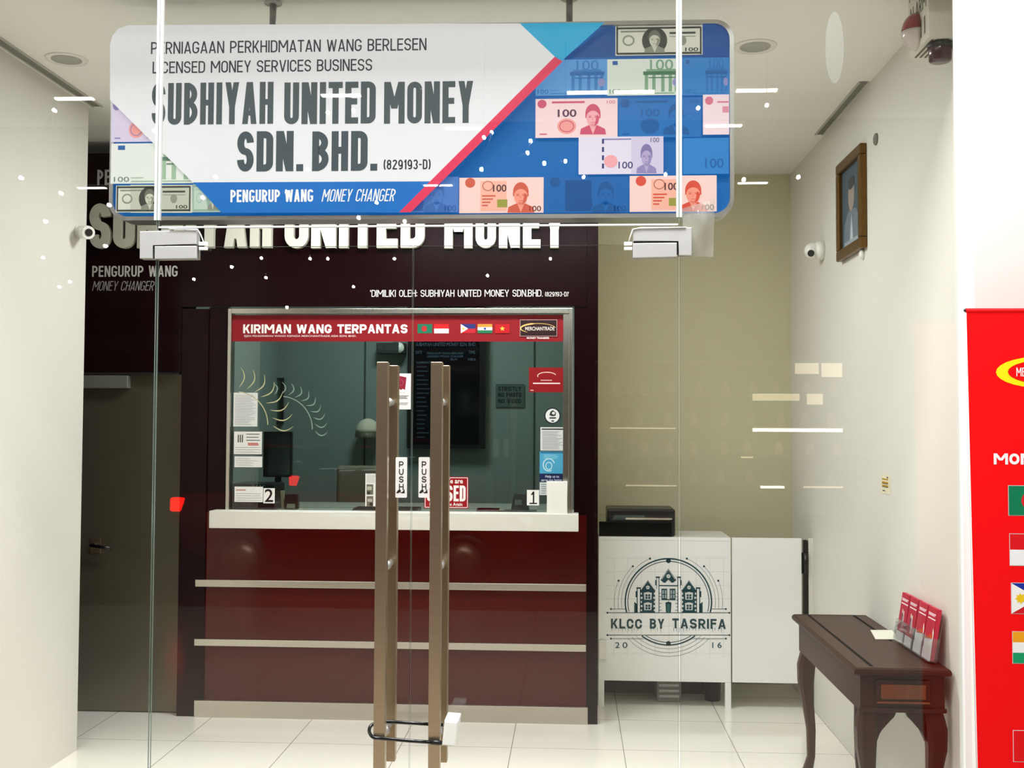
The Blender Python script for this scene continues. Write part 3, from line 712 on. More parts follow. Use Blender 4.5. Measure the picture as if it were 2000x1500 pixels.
# ================================================================== TELLER BOOTH
bt = thing('teller_booth', 'dark wine red teller booth with steel rails and dark fascia', 'booth', (-1.07, YB, 0))
zwb, zwt = at(780, 1003, YB).z, at(780, 603, YB).z
wx0, wx1 = at(445, 800, YB).x, at(1118, 800, YB).x
bx0, bx1 = -2.30, .15
b = MB(); b.box(bx0 + .12, bx1 - .06, YB - .0, YB + .04, 0, zwb - .001, WINE); obj('front_panel', b, bt)
b = MB(); b.box(bx1 - .065, bx1, YB - .02, YB + .10, 0, 3.37, WINE_D); b.box(wx1 + .01, bx1 - .065, YB, YB + .06, zwb, zwt + .01, WINE_D); obj('side_column', b, bt)
b = MB(); b.box(bx0 - .04, bx0 + .12, YB - .015, YB + .10, 0, zwt, WINE_D); b.box(bx0 + .12, wx0 - .01, YB, YB + .06, zwb, zwt + .01, WINE_D); obj('side_column', b, bt)
b = MB(); b.box(-3.19, bx1 - .066, YB - .01, YB + .09, zwt + .012, 3.37, WINE_D); b.box(-3.19, bx0 - .045, YB - .01, YB + .09, 2.04, zwt + .012, WINE_D); obj('fascia', b, bt)
kp = MB(); p0, p1 = at(379, 1368, YB - .03), at(1148, 1381, YB - .03); kp.box(p0.x, p1.x, YB - .03, YB - .0005, 0.0, p0.z, STEEL_H, bev=.002); obj('kick_plate', kp, bt)
for (xa, ya, xb, yb, th) in ((381, 1133, 1145, 1141, 13.5), (379, 1249, 1145, 1259, 13)):
    pa, pb = at(xa, ya, YB - .018), at(xb, yb, YB - .018); z = (pa.z + pb.z) / 2
    b = MB(); b.box(pa.x, pb.x, YB - .018, YB - .0005, z - th / 332, z, STEEL_H, bev=.002); obj('steel_rail', b, bt)
# window frame: lipped steel frame, with a dark reveal
SF = mat('window_steel', 'c9c6bd', .25, 1)
wf = MB(); t = .022
wf.box(wx0, wx0 + t, YB - .025, YB + .05, zwb, zwt, SF, bev=.002); wf.box(wx1 - t, wx1, YB - .025, YB + .05, zwb, zwt, SF, bev=.002)
wf.box(wx0 + t, wx1 - t, YB - .025, YB + .05, zwt - .030, zwt, SF, bev=.002)
wfo = obj('window_frame', wf, bt)
b = MB(); b.box(wx1 - .055, wx1 - t, YB - .005, YB + .05, zwb, zwt - .03, SF); obj('side_channel', b, wfo)
b = MB(); b.box(wx0 + t, wx1 - .056, YB + .01, YB + .018, zwb, zwt - .031, GLASSB); obj('window_glass', b, bt)
b = MB(); b.box(wx0 - .05, wx1 + .05, YB + .10, YB + .6, zwb - .05, zwb - .015, mat('desk_laminate', '9b9c92', .4)); obj('inner_desk', b, bt)
b = MB(); b.box(-2.29, .08, YB + .1, 8.49, 3.30, 3.36, BOOTHW); obj('booth_roof', b, bt)

# counter shelf
c0, c1 = at(408, 1016, 6.37), at(1130, 1018, 6.37); sz0, sz1 = at(770, 1035, 6.37).z, at(770, 1001, 6.37).z
b = MB(); b.box(c0.x, c1.x, 6.37, YB - .0005, sz0, sz1, STONE, bev=.003)
obj('counter_shelf', b, None, 'thick white stone counter shelf under the teller window', 'counter')
ZS = sz1

# booth lettering
def raised(words, y1, y2, Y, depth, m, t):
    for body, x0, x1 in words:
        pa = at(x0, (y1 + y2) / 2, Y).x; pb = at(x1, (y1 + y2) / 2, Y).x
        zb = at((x0 + x1) / 2, y2, Y).z; zt_ = at((x0 + x1) / 2, y1, Y).z
        for ch, qs in stroke_text(body, pb - pa, zt_ - zb, .20, .07):
            bm = MB()
            for i, q in enumerate(qs): bm.prism([(pa + x, Y + .00012 * i, zb + y) for x, y in q], (0, depth - .00012 * i, 0), m)
            obj('letter', bm, t, normals=False)
LET = mat('letter_acrylic', 'cfcdbb', .3)
t = thing('fascia_lettering', 'raised cream block letters across the dark fascia behind the hanging sign', 'lettering', at(640, 485, YB - .05))
raised([('SUBHIYAH', 174, 530), ('UNITED', 556, 829), ('MONEY', 868, 1104)], 396, 484, YB - .05, .0395, LET, t)
YV = YB - .0112
a = Art(Y=YV); a.pdin('PENGURUP WANG', 180, 519, 347, 540.5, 'c9c6c0', .15); a.pdin('MONEY CHANGER', 180, 549, 299, 567.5, 'a9a7a4', .08, .22)
a.done('vinyl_lettering', None, label='white vinyl lettering PENGURUP WANG MONEY CHANGER at left of the dark fascia', cat='lettering')
a = Art(Y=YV); a.pdin('PERNIAGAAN', 190, 331, 330, 361, 'b9b7b4', .15)
a.done('vinyl_lettering', None, label='grey vinyl letters beside the upper left edge of the hanging sign', cat='lettering')
a = Art(Y=YV); a.pdin("'DIMILIKI OLEH: SUBHIYAH UNITED MONEY SDN.BHD.", 723, 566, 1060, 579.5, 'dedad6', .115, gap=.1); a.pdin("(829193-D)'", 1065, 570, 1111, 579, 'dedad6', .12)
a.done('vinyl_lettering', None, label='small white vinyl line DIMILIKI OLEH above the teller window', cat='lettering')

# ------------------------------------------------------------------ prints on the booth glass
YP = YB + .0085
def flagset(a, x, y, w_, h_, kind):
    if kind == 'bd': a.prect(x, y, x + w_, y + h_, '146b4e'); a.lay(); a.pell(x + w_ * .46, y + h_ / 2, h_ * .3, h_ * .3, 'b3262c')
    if kind == 'id': a.prect(x, y, x + w_, y + h_ / 2, 'd11a1f'); a.prect(x, y + h_ / 2, x + w_, y + h_, 'f2f0ee')
    if kind == 'ph':
        a.prect(x, y, x + w_, y + h_ / 2, '26306f'); a.prect(x, y + h_ / 2, x + w_, y + h_, 'b5202c'); a.lay(); a.ppoly([(x, y), (x + w_ * .5, y + h_ / 2), (x, y + h_)], 'f2efe6'); a.lay(); a.pell(x + w_ * .17, y + h_ / 2, h_ * .12, h_ * .12, 'e6b32c')
    if kind == 'in':
        a.prect(x, y, x + w_, y + h_ * .34, 'e08a34'); a.prect(x, y + h_ * .34, x + w_, y + h_ * .67, 'f2efe9'); a.prect(x, y + h_ * .67, x + w_, y + h_, '1f6f4a'); a.lay(); a.pell(x + w_ / 2, y + h_ / 2, h_ * .13, h_ * .13, '2b3d86')
    if kind == 'vn':
        a.prect(x, y, x + w_, y + h_, 'b3121c'); a.lay(); c = (x + w_ / 2, y + h_ / 2); P = []
        for k in range(10):
            r_ = h_ * (.3 if k % 2 == 0 else .12); q_ = -PI / 2 + k * PI / 5; P.append((c[0] + r_ * math.cos(q_), c[1] + r_ * math.sin(q_)))
        a.ppoly(P, 'f0c04a')
    a.lay()
a = Art(Y=YP); a.mb.box(*[a.box_px(452, 615, 1108, 667)[i] for i in (0, 2)], YP, YP + .001, *[a.box_px(452, 615, 1108, 667)[i] for i in (1, 3)], ink('86101b')); a.lay()
a.pdin('KIRIMAN WANG TERPANTAS', 475, 633.5, 796, 651, 'f2eeea', .225, gap=.10)
a.ptext('EJEN PENGIRIMAN WANG KEPADA MERCHANTRADE ASIA SDN. BHD.', 477, 654.5, 696, 658, 'e8d6d4', .01)
for k, x in (('bd', 815.5), ('id', 848), ('ph', 900), ('in', 933), ('vn', 967)): flagset(a, x, 633, 28.5, 18, k)
a.prect(1015.5, 624.5, 1088, 657, 'c9a9a6'); a.lay(); a.prect(1016.3, 625.3, 1087.2, 656.2, '2a1014'); a.lay()
a.line([a.q(1034 + 0 * k, 651) if False else a.q(1051 + 34 * math.cos(q_), 641.5 + 9.5 * math.sin(q_)) for q_ in [2.25 + 3.9 * k / 24 for k in range(25)]], [.002 + .007 * abs(math.sin(k / 24 * PI)) if k < 14 else .003 for k in range(25)], 'd8b46a')
a.ptext('MERCHANTRADE', 1026, 638.5, 1083, 645.5, 'e6ded6', .005); a.ptext('MONEY TRANSFER', 1029, 658.5, 1073, 662.2, 'f0e4e2', .02)
a.done('banner', None, label='long red KIRIMAN WANG TERPANTAS banner across the top of the teller window', cat='banner')

def sheet(x0, y0, x1, y1, h='e7e6e2', Y=YP):
    a = Art(Y=Y); q_ = a.box_px(x0, y0, x1, y1); a.mb.box(q_[0], q_[2], Y, Y + .0008, q_[1], q_[3], ink(h)); a.lay(); return a
def lines(a, x0, y0, x1, y1, n, h='9a9a98', th=.8, jag=.3):
    for k in range(n):
        y = y0 + (y1 - y0) * k / max(1, n - 1); a.prect(x0, y - th / 2, x1 - random.random() * jag * (x1 - x0), y + th / 2, h)
a = sheet(456, 767, 503, 833, 'dcdcd9'); lines(a, 459, 772, 500, 829, 19, 'a8a8a8', 1.0, .35)
a.done('paper_notice', None, label='tall typed white notice, highest paper on the left of the window', cat='notice', group='papers on the booth glass')
a = sheet(457, 843, 511.5, 887, 'e4e2de')
for k in range(3): a.prect(464.5 + k * 4, 849, 466.5 + k * 4, 864, '2b2b2b')
lines(a, 481, 848, 508, 860, 3, '7a7876', 1.8, .1); lines(a, 484, 866, 506, 869, 2, 'c0524a', 2, .1); lines(a, 459, 874, 510, 883, 3, '9a9a98', .8, .1)
a.done('paper_notice', None, label='white notice with black and red print, second paper down on the left', cat='notice', group='papers on the booth glass')
a = sheet(458, 891.5, 512, 912.5, 'e4e3df'); lines(a, 461, 896, 508, 908, 4, 'a2a2a0', .7, .5)
a.done('paper_notice', None, label='small blank-looking white strip, third paper down on the left', cat='notice', group='papers on the booth glass')
a = sheet(458, 950.5, 513.5, 980.5, 'eceae6'); lines(a, 461, 964, 511, 977, 4, 'a6a6b0', .8, .08); a.prect(461, 956, 480, 958, 'c07a70')
a.done('paper_form', None, label='white ruled form left of the number 2 card', cat='form', group='papers on the booth glass')
a = sheet(514.5, 953.5, 536.5, 983, 'f0eeea'); a.ptext('2', 517, 955.5, 533.5, 980.5, '101012', .01)
a.done('number_card', None, label='white card with black number 2', cat='number card', group='window number cards')
a = sheet(1029, 957, 1053, 987, 'eeece8'); a.pdin('1', 1036.5, 960, 1043.5, 984, '101012', .12); a.prect(1034, 982, 1049, 984.5, '101012')
a.done('number_card', None, label='white card with black number 1', cat='number card', group='window number cards')
a = sheet(770.5, 729.5, 802.5, 799.5, 'e9e6e2')
a.ppoly([(775, 733), (794, 737), (791, 763), (771.5, 760)], '8c2036'); a.lay(); a.pring(782, 747, 5.5, 6, 1.2, 'a84a56'); a.lay()
a.ppoly([(775, 764), (779, 759), (783, 762), (787, 759.5), (794, 763), (792, 767), (776, 766)], 'efe9e6')
lines(a, 773, 773, 800, 778, 3, '6a6866', 1.0, .3); lines(a, 773, 787, 800, 790, 2, '6a6866', .8, .3)
a.done('passport_flyer', None, label='white flyer with a red passport between the door handles', cat='flyer', group='papers on the booth glass')
a = sheet(713.5, 925, 742, 989, 'e8e6e1'); lines(a, 716, 928, 736, 942, 6, 'a0a0a0', .8, .3)
for y in (946, 969): a.prect(716, y, 729, y + 20, '6d6a5c')
a.lay(); a.prect(717, 950, 726, 957, 'b9b6a2'); a.prect(718, 974, 727, 980, 'b4b2a6'); a.prect(717, 960, 723, 966, '3a382f'); a.prect(722, 982, 728, 988, '2a2a26')
a.done('photo_leaflet', None, label='white leaflet with two small photos behind the left door handle', cat='leaflet', group='papers on the booth glass')
a = sheet(828.5, 931, 915, 993, '9c0e1a'); q_ = a.box_px(830.5, 933, 913, 991)
for z_ in (q_[1], q_[3]): a.line([(q_[0], z_), (q_[2], z_)], .004, 'f0e6e4')
for x_ in (q_[0], q_[2]): a.line([(x_, q_[1]), (x_, q_[3])], .004, 'f0e6e4')
a.ptext('Sorry We are', 836, 934.5, 904, 944, 'f4eeec', .02); a.pdin('CLOSED', 834, 948, 909.5, 979, 'f6f0ee', .17, gap=.06); a.ptext('Please Come Again', 839, 981.5, 903, 988, 'f4eeec', .015)
a.done('closed_sign', None, label='red Sorry We are CLOSED sign at the foot of the window', cat='sign')
a = sheet(1033, 718, 1101, 766, '850d14')
a.line([a.q(1068 + 18 * math.cos(q_), 734 + 7 * math.sin(q_)) for q_ in [2.8 + 3.2 * k / 16 for k in range(17)]], .005, 'd9b9a8'); a.prect(1056, 742, 1078, 743.5, 'e2bdb8'); a.prect(1041, 747.5, 1094, 750, 'e8c6c2'); a.prect(1036, 761.5, 1042, 763, 'e8c6c2')
a.done('red_poster', None, label='small red landscape poster at the upper right of the window', cat='poster')
a = Art(Y=YP); a.mb.prism([(p[0], YP, p[1]) for p in [a.q(1079 + 16 * math.cos(k * PI / 16), 812 + 16 * math.sin(k * PI / 16)) for k in range(32)]], (0, .0008, 0), ink('20242c')); a.lay()
a.pell(1079, 812, 13.6, 13.6, 'd8dad9'); a.lay(); a.ppoly([(1073, 811), (1075, 804), (1080, 801), (1086, 806), (1085, 812), (1079, 813)], '2e3230'); a.lay(); a.pell(1081, 807, 3, 2.6, 'd8dad9'); a.prect(1073, 815, 1086, 817.5, '2e3230'); a.prect(1077, 821, 1082, 823.5, '2e3230')
a.done('round_sticker', None, label='round white sticker with a dark rim above the grey notice', cat='sticker')
a = sheet(1055.5, 834.5, 1103.5, 880, 'cfd2d0'); a.prect(1058, 837, 1101, 839.5, '2b2f33'); lines(a, 1059, 843, 1100, 877, 14, '8d9092', 1.0, .3)
a.done('paper_notice', None, label='pale grey typed notice under the round sticker', cat='notice', group='papers on the booth glass')
a = sheet(1054, 882, 1103, 925, '4aa0c4'); a.prect(1056, 883, 1101, 885, '245a84'); a.pring(1072, 908, 11, 12, 2, 'bfe0ea', a0=.3, a1=5.2); a.pring(1072, 910, 6, 7, 1.6, 'bfe0ea'); lines(a, 1062, 889, 1092, 895, 3, '86c4da', 1.4, .2)
a.prect(1054, 925, 1103, 941, '16204c'); a.lay(); a.ptext('Help us to', 1065, 928, 1092, 933, 'd5d9ea', .01); a.ptext('serve you better', 1057, 935, 1098, 940, 'd5d9ea', .01)
a.done('blue_poster', None, label='light blue poster with navy foot Help us to serve you better', cat='poster')
a = sheet(1054, 942, 1072, 967, 'cfd3d3'); lines(a, 1057, 946, 1068, 963, 5, '6f7880', 1.4, .2)
a.done('paper_notice', None, label='grey slip half hidden by the white paper bag', cat='notice', group='papers on the booth glass')
# reflected palm-leaf fan painted as pale strokes on the glass, two repeats
for cx, cy, lab in ((461, 829, 'painted palm fan reflection on the glass above the left notices'), (548, 838, 'fainter painted palm fan reflection right of the left notices')):
    a = Art(Y=YP - .0002); col = 'b9b68a' if cx < 500 else '7f9488'
    for k in range(9 if cx < 500 else 10):
        an = math.radians(98 - k * 12.5); r0, r1 = 72, 112
        if cx > 500: an = math.radians(100 - k * 11.5); r0, r1 = 68, 92
        P = []
        for j in range(7):
            rr = r0 + (r1 - r0) * j / 6; bend = .10 * math.sin(PI * j / 6) * (1)
            P.append((cx + rr * math.cos(an - bend), cy - rr * math.sin(an - bend)))
        if P[0][0] < 457: continue
        a.pline(P, [.4, 1.6, 2.2, 2.4, 2.0, 1.4, .4], col)
    P = [(cx + 62 * math.cos(math.radians(85 - k * 4.5)), cy - 64 * math.sin(math.radians(85 - k * 4.5))) for k in range(20)]
    a.pline([p for p in P if p[0] > 457], 1.8, col)
    a.done('fan_reflection', None, label=lab, cat='decal', group='painted palm fan reflections')

# objects on the counter
def bx(name, x0, y0, x1, y1, Y0, Y1, m, label, cat, bev=.004, group=None, parent=None, zb=None):
    p0 = at((x0), (y0 + y1) / 2, Y0); p1 = at(x1, (y0 + y1) / 2, Y0); zt_ = at((x0 + x1) / 2, y0, Y0).z; z0 = at((x0 + x1) / 2, y1, Y0).z if zb is None else zb
    b = MB(); b.box(p0.x, p1.x, Y0, Y1, z0, zt_, m, bev=bev)
    return obj(name, b, parent, label, cat, group)
# paper bag
pa, pb = at(1068, 970, 6.40), at(1108, 970, 6.40); zt_ = at(1088, 941, 6.40).z
b = MB(); PB = mat('white_paper_bag', 'f0efe8', .6, noise=.03, scale=20)
prof = [(0, 0), (.02, .0)]
x0_, x1_ = pa.x, pb.x; y0_, y1_ = 6.385, 6.455
rings = []
for k, (z, ins) in enumerate(((ZS, 0), (ZS + (zt_ - ZS) * .5, .001), (zt_, -.001))):
    rings.append([(x0_ + ins, y0_, z), (x1_ - ins, y0_, z), (x1_ - ins, y1_, z), (x0_ + ins, y1_, z)])
rings.append([(x0_ + .006, y0_ + .006, zt_ + .004), (x1_ - .006, y0_ + .006, zt_ - .002), (x1_ - .006, y1_ - .006, zt_ + .003), (x0_ + .006, y1_ - .006, zt_ - .003)])
rings.append([(x0_ + .008, y0_ + .008, zt_ - .06), (x1_ - .008, y0_ + .008, zt_ - .06), (x1_ - .008, y1_ - .008, zt_ - .06), (x0_ + .008, y1_ - .008, zt_ - .06)])
b.loft(rings, PB, smooth=False); obj('paper_bag', b, None, 'white open paper bag standing at the right end of the counter', 'paper bag')
ZD = zwb - .015   # inner desk top
def dz(px, Y): return ZD
# card terminals
t = thing('card_terminal', 'black card terminal on a stand beside the number 1 card', 'card terminal', (at(1015, 992, 6.64).x, 6.66, ZD))
p = at(1015, 980, 6.64); b = MB(); b.box(p.x - .10, p.x + .10, 6.62, 6.78, ZD, ZD + .022, BLACK, bev=.006); obj('base_plate', b, t)
b = MB(); zt_ = at(1015, 965, 6.68).z
b.loft([[(p.x - .055, 6.66, ZD + .022), (p.x + .055, 6.66, ZD + .022), (p.x + .055, 6.76, ZD + .022), (p.x - .055, 6.76, ZD + .022)], [(p.x - .038, 6.70, zt_), (p.x + .038, 6.70, zt_), (p.x + .038, 6.75, zt_), (p.x - .038, 6.75, zt_)]], BLACK, smooth=False); obj('terminal_body', b, t)
zm = (ZD + zt_) / 2 + .01; b = MB(); b.box(p.x - .03, p.x + .012, 6.674, 6.678, zm - .014, zm + .016, ink('8d9290')); obj('display', b, t)
p = at(566, 980, 6.64); t = thing('card_terminal', 'beige and black card terminal right of the number 2 card', 'card terminal', (p.x, 6.68, ZD))
b = MB(); b.box(p.x - .075, p.x + .065, 6.62, 6.74, ZD, ZD + .02, mat('beige_plastic', 'b4a78e', .5), bev=.005); obj('base_plate', b, t)
b = MB(); zt_ = at(566, 965, 6.66).z; b.box(p.x - .035, p.x + .045, 6.65, 6.70, ZD + .02, zt_, mat('dark_brown_plastic', '2e2722', .4), bev=.004); obj('terminal_body', b, t)
b = MB(); b.box(p.x - .02, p.x + .03, 6.645, 6.65, ZD + .03, ZD + .055, ink('c9bfb0')); obj('label_plate', b, t)
b = MB(); zt2 = at(552, 962, 6.66).z; b.prism([(p.x - .055, 6.66, ZD + .02), (p.x - .038, 6.66, ZD + .02), (p.x - .046, 6.66, zt2 + .01), (p.x - .064, 6.66, zt2 + .01)], (0, .03, 0), mat('beige_plastic', 'b4a78e')); obj('stand_arm', b, t)
# red booklets
p = at(954, 990, 6.63)
for k, (h_, c_, lab) in enumerate(((.018, 'b8485a', 'pink lower booklet in the small pile beside the closed sign'), (.016, '8f2436', 'dark red booklet on top of the small pile beside the closed sign'))):
    b = MB(); z_ = ZD + (0 if k == 0 else .018); w_ = .085 if k == 0 else .07
    b.box(p.x - w_, p.x + w_ - .01 * k, 6.62 + .02 * k, 6.74, z_ + .001, z_ + h_, PAPER); b.box(p.x - w_ - .002, p.x + w_ - .01 * k + .002, 6.617 + .02 * k, 6.742, z_ + h_ - .004, z_ + h_, ink(c_)); b.box(p.x - w_ - .002, p.x + w_ - .01 * k + .002, 6.617 + .02 * k, 6.742, z_, z_ + .004, ink(c_))
    obj('booklet', b, None, lab, 'booklet', 'booklets on the teller desk')
# dark tray and papers
p = at(722, 990, 6.66); b = MB(); b.prism([(p.x - .13, 6.62, ZD), (p.x - .09, 6.62, ZD + .035), (p.x + .30, 6.62, ZD + .035), (p.x + .30, 6.62, ZD)], (0, .16, 0), BLACK, bev=.003)
obj('document_tray', b, None, 'flat black tray on the teller desk behind the left door handle', 'tray')
p = at(640, 992, 6.68); b = MB(); b.box(p.x - .12, p.x + .10, 6.64, 6.76, ZD, ZD + .006, PAPER); obj('paper_stack', b, None, 'thin stack of white paper lying on the desk left of the black tray', 'paper')
# printer behind left notices
p0, p1 = at(459, 960, 6.85), at(540, 960, 6.85); t = thing('receipt_printer', 'dark receipt printer behind the left form', 'printer', ((p0.x + p1.x) / 2, 6.9, ZD))
b = MB(); b.box(p0.x, p1.x, 6.80, 7.05, ZD, at(500, 944, 6.85).z, BLACK, bev=.008); obj('printer_body', b, t)
b = MB()
for k in range(4): b.ball((p0.x + .13 + .022 * k, 6.80, at(500, 948, 6.85).z), .004, ink('9aa09c'), 8)
obj('indicator_light', b, t)
# monitor and document frame on the rear left
YM = 7.1
p0, p1 = at(514, 887, YM), at(570, 887, YM); t = thing('monitor', 'black framed monitor standing behind the left notices', 'monitor', ((p0.x + p1.x) / 2, YM, ZD))
z0, z1 = at(540, 932, YM).z, at(540, 843, YM).z
b = MB(); b.box(p0.x, p1.x, YM, YM + .03, z0, z1, BLACK, bev=.004); obj('monitor_case', b, t)
b = MB(); b.box(p0.x + .035, p1.x - .012, YM - .002, YM, z0 + .014, z1 - .014, mat('monitor_screen', '3a4444', .1)); obj('screen', b, t)
b = MB(); b.box((p0.x + p1.x) / 2 - .02, (p0.x + p1.x) / 2 + .02, YM + .015, YM + .03, ZD, z0 + .02, BLACK); b.box((p0.x + p1.x) / 2 - .09, (p0.x + p1.x) / 2 + .09, YM - .04, YM + .09, ZD, ZD + .012, BLACK); obj('stand', b, t)
b = MB(); b.box(-2.28, -.05, YB + .62, YB + 1.1, ZD - .035, ZD, mat('desk_laminate', '9b9c92')); b.box(-2.28, -2.25, YB + .62, YB + 1.1, 0, ZD - .035, BOOTHW); b.box(-.08, -.05, YB + .62, YB + 1.1, 0, ZD - .035, BOOTHW); obj('back_desk', b, None, 'grey inner desk behind the teller window', 'desk')
YR = 8.49
p0, p1 = at(508, 780, YR), at(555, 780, YR); z0, z1 = at(530, 828, YR).z, at(530, 738, YR).z; t = thing('framed_certificate', 'black framed green certificate on the booth wall above the monitor', 'picture frame', ((p0.x + p1.x) / 2, YR, z0))
b = MB(); fw_ = .022
b.box(p0.x, p1.x, YR - .03, YR, z1 - fw_, z1, BLACK); b.box(p0.x, p1.x, YR - .03, YR, z0, z0 + fw_, BLACK); b.box(p0.x, p0.x + fw_, YR - .03, YR, z0 + fw_, z1 - fw_, BLACK); b.box(p1.x - fw_, p1.x, YR - .03, YR, z0 + fw_, z1 - fw_, BLACK); b.box((p0.x + p1.x) / 2, (p0.x + p1.x) / 2 + .02, YR - .03, YR, z0 + fw_, z1 - fw_, BLACK); obj('frame', b, t)
b = MB(); b.box(p0.x + fw_, p1.x - fw_, YR - .012, YR - .002, z0 + fw_, z1 - fw_, mat('green_certificate', '47624f', .3)); obj('certificate', b, t)
# rate board screen
YT = 8.40
p0, p1 = at(795, 770, YT), at(948, 770, YT); z0, z1 = at(870, 876, YT).z, at(870, 640, YT).z
t = thing('rate_board', 'tall black exchange rate screen on the booth wall', 'screen', ((p0.x + p1.x) / 2, YT, z0))
b = MB(); b.box(p0.x, p1.x, YT, YT + .07, z0, z1, BLACK, bev=.006); b.box((p0.x + p1.x) / 2 - .1, (p0.x + p1.x) / 2 + .1, YT + .07, 8.4925, z0 + .3, z0 + .5, BLACK); obj('screen_case', b, t)
a = Art(Y=YT - .001); a.prect(808, 662, 936, 868, mat('dark_screen', '05090f', .08)); a.lay(); a.glow = .35
TX = '5f7a94'
a.ptext('SUBHIYAH UNITED MONEY SDN. BHD.', 812, 669, 930, 676, TX, 0); a.ptext('DATE', 812, 685, 824, 691, TX); a.ptext('TIME', 915, 685, 928, 691, TX)
a.ptext('PENGURUP WANG BERLESEN', 834, 688, 905, 692, TX); a.ptext('LICENSED MONEY CHANGER', 834, 694, 905, 698, TX); a.ptext('BUY', 880, 700, 894, 704, TX); a.ptext('SELL', 914, 700, 930, 704, TX); a.ptext('CURRENCY', 813, 706, 842, 710, TX)
for k in range(17):
    y = 715 + k * 8.6; a.prect(814, y, 828 + random.random() * 12, y + 2.6, '2b3c50')
a.done('screen_print', t)
# NO PHOTO sign
a = Art(Y=YR - .003); q_ = a.box_px(968, 750, 1024, 795); a.mb.box(q_[0], q_[2], YR - .003, YR, q_[1], q_[3], ink('525f5c')); a.lay()
for y, s_ in ((755, 'STRICTLY'), (767, 'NO PHOTO'), (779, 'NO VIDEO')): a.pdin(s_, 973, y, 1018, y + 8.5, '14181a', .2)
a.done('wall_sign', None, label='grey STRICTLY NO PHOTO NO VIDEO sign right of the rate screen', cat='sign')
# cap on a hook
p = at(714, 845, 8.3); t = thing('baseball_cap', 'pale baseball cap hanging on the booth wall above the chair', 'cap', (p.x, 8.40, p.z))
CAPM = mat('cap_cloth', 'c9c3ae', .8); b = MB(); rr = .095; rings = []
for i in range(7):
    q_ = PI / 2 * i / 6; rings.append([(p.x + rr * math.cos(q_) * math.cos(j * PI / 12), 8.39 + rr * math.cos(q_) * math.sin(j * PI / 12) * 1.05, p.z + rr * 1.15 * math.sin(q_)) for j in range(24)])
rings[-1] = [(p.x + .004 * math.cos(j * PI / 12), 8.39 + .004 * math.sin(j * PI / 12), p.z + rr * 1.15) for j in range(24)]
b.loft(rings, CAPM); obj('crown', b, t)
b = MB(); P0 = []; P1 = []
for j in range(13):
    q_ = PI + PI * j / 12; P0.append((p.x + rr * math.cos(q_), 8.39 + rr * math.sin(q_), p.z)); P1.append((p.x + rr * .95 * math.cos(q_), 8.39 + rr * 1.6 * math.sin(q_) - .02, p.z - .035))
b.loft([P0, P1], CAPM, closed=False, caps=False); r_ = bmesh.ops.solidify(b.bm, geom=b.bm.faces[:], thickness=.004); obj('brim', b, t)
b = MB(); b.tube([(p.x, 8.5, p.z + .07), (p.x, 8.44, p.z + .06), (p.x, 8.43, p.z + .09)], .006, STEEL, 8); obj('wall_hook', b, t)
# office chair
p = at(700, 910, 7.75); t = thing('office_chair', 'office chair with beige backrest behind the teller desk', 'chair', (p.x, 7.78, 0))
CHB = mat('chair_beige', '77725f', .7); zt_ = at(700, 912, 7.75).z
b = MB(); b.box(p.x - .21, p.x + .21, 7.98, 8.04, .62, zt_, CHB, bev=.03, seg=3); obj('backrest', b, t)
b = MB(); b.box(p.x - .24, p.x + .24, 7.55, 8.02, .46, .54, mat('chair_dark', '24231f', .8), bev=.03, seg=3); obj('seat', b, t)
b = MB(); b.box(p.x - .03, p.x + .03, 8.04, 8.065, .50, .9, BLACK); obj('back_bracket', b, t)
b = MB(); b.tube([(p.x, 7.78, .08), (p.x, 7.78, .46)], .028, BLACK, 12); obj('gas_lift', b, t)
for k in range(5):
    q_ = 2 * PI * k / 5 + .3; b = MB(); e = (p.x + .27 * math.cos(q_), 7.78 + .27 * math.sin(q_), .065); b.tube([(p.x, 7.78, .10), e], [.026, .016], BLACK, 8); lg = obj('base_arm', b, t)
    b = MB(); b.ball((e[0], e[1], .03), .03, BLACK, 10); obj('caster', b, lg)
# door closer box inside the booth, left of the rate screen
p0, p1 = at(735, 680, 8.38), at(790, 680, 8.38); t = thing('booth_closer', 'dark oblong unit with a round white end left of the rate screen', 'wall unit', ((p0.x + p1.x) / 2, 8.4, at(760, 690, 8.38).z))
b = MB(); b.box(p0.x, p1.x, 8.38, 8.499, at(760, 690, 8.38).z, at(760, 669, 8.38).z, mat('unit_dark', '2b3634', .4), bev=.004); obj('casing', b, t)
b = MB(); pc = at(779, 679, 8.37); b.lathe([(.04, 0), (.04, .012), (.034, .016)][::-1], (pc.x, 8.364, pc.z), WHITEP, 24, 'Y'); b.box(pc.x - .045, pc.x + .0, 8.36, 8.38, pc.z - .042, pc.z + .042, mat('unit_dark', '2b3634')); obj('round_cap', b, t)

# ================================================================== LEFT DOOR
p0, p1 = -3.15, bx0 - .045
d3 = thing('door_3', 'dark steel door left of the booth', 'door', ((p0 + p1) / 2, YB + .06, 0), kind='structure')
b = MB(); b.box(p0, p1, YB + .05, YB + .09, .008, 2.03, DOORM); obj('door_leaf', b, d3)
q0, q1 = at(166, 746, YB), at(250, 746, YB); b = MB(); b.box(q0.x - .2, q1.x, YB - .005, YB + .05, at(200, 758, YB).z, at(200, 733, YB).z, mat('closer_grey', '8e8f86', .4, .5), bev=.004); obj('door_closer', b, d3)
q0 = at(176, 1072, YB); b = MB(); b.box(q0.x - .02, q0.x + .045, YB + .043, YB + .05, q0.z - .03, q0.z + .06, STEEL, bev=.002); b.tube([(q0.x, YB + .05, q0.z + .02), (q0.x, YB + .01, q0.z + .02), (q0.x + .06, YB + .005, q0.z + .012), (q0.x + .125, YB + .005, q0.z + .004)], .010, BLACKG, 10); obj('lever_handle', b, d3)

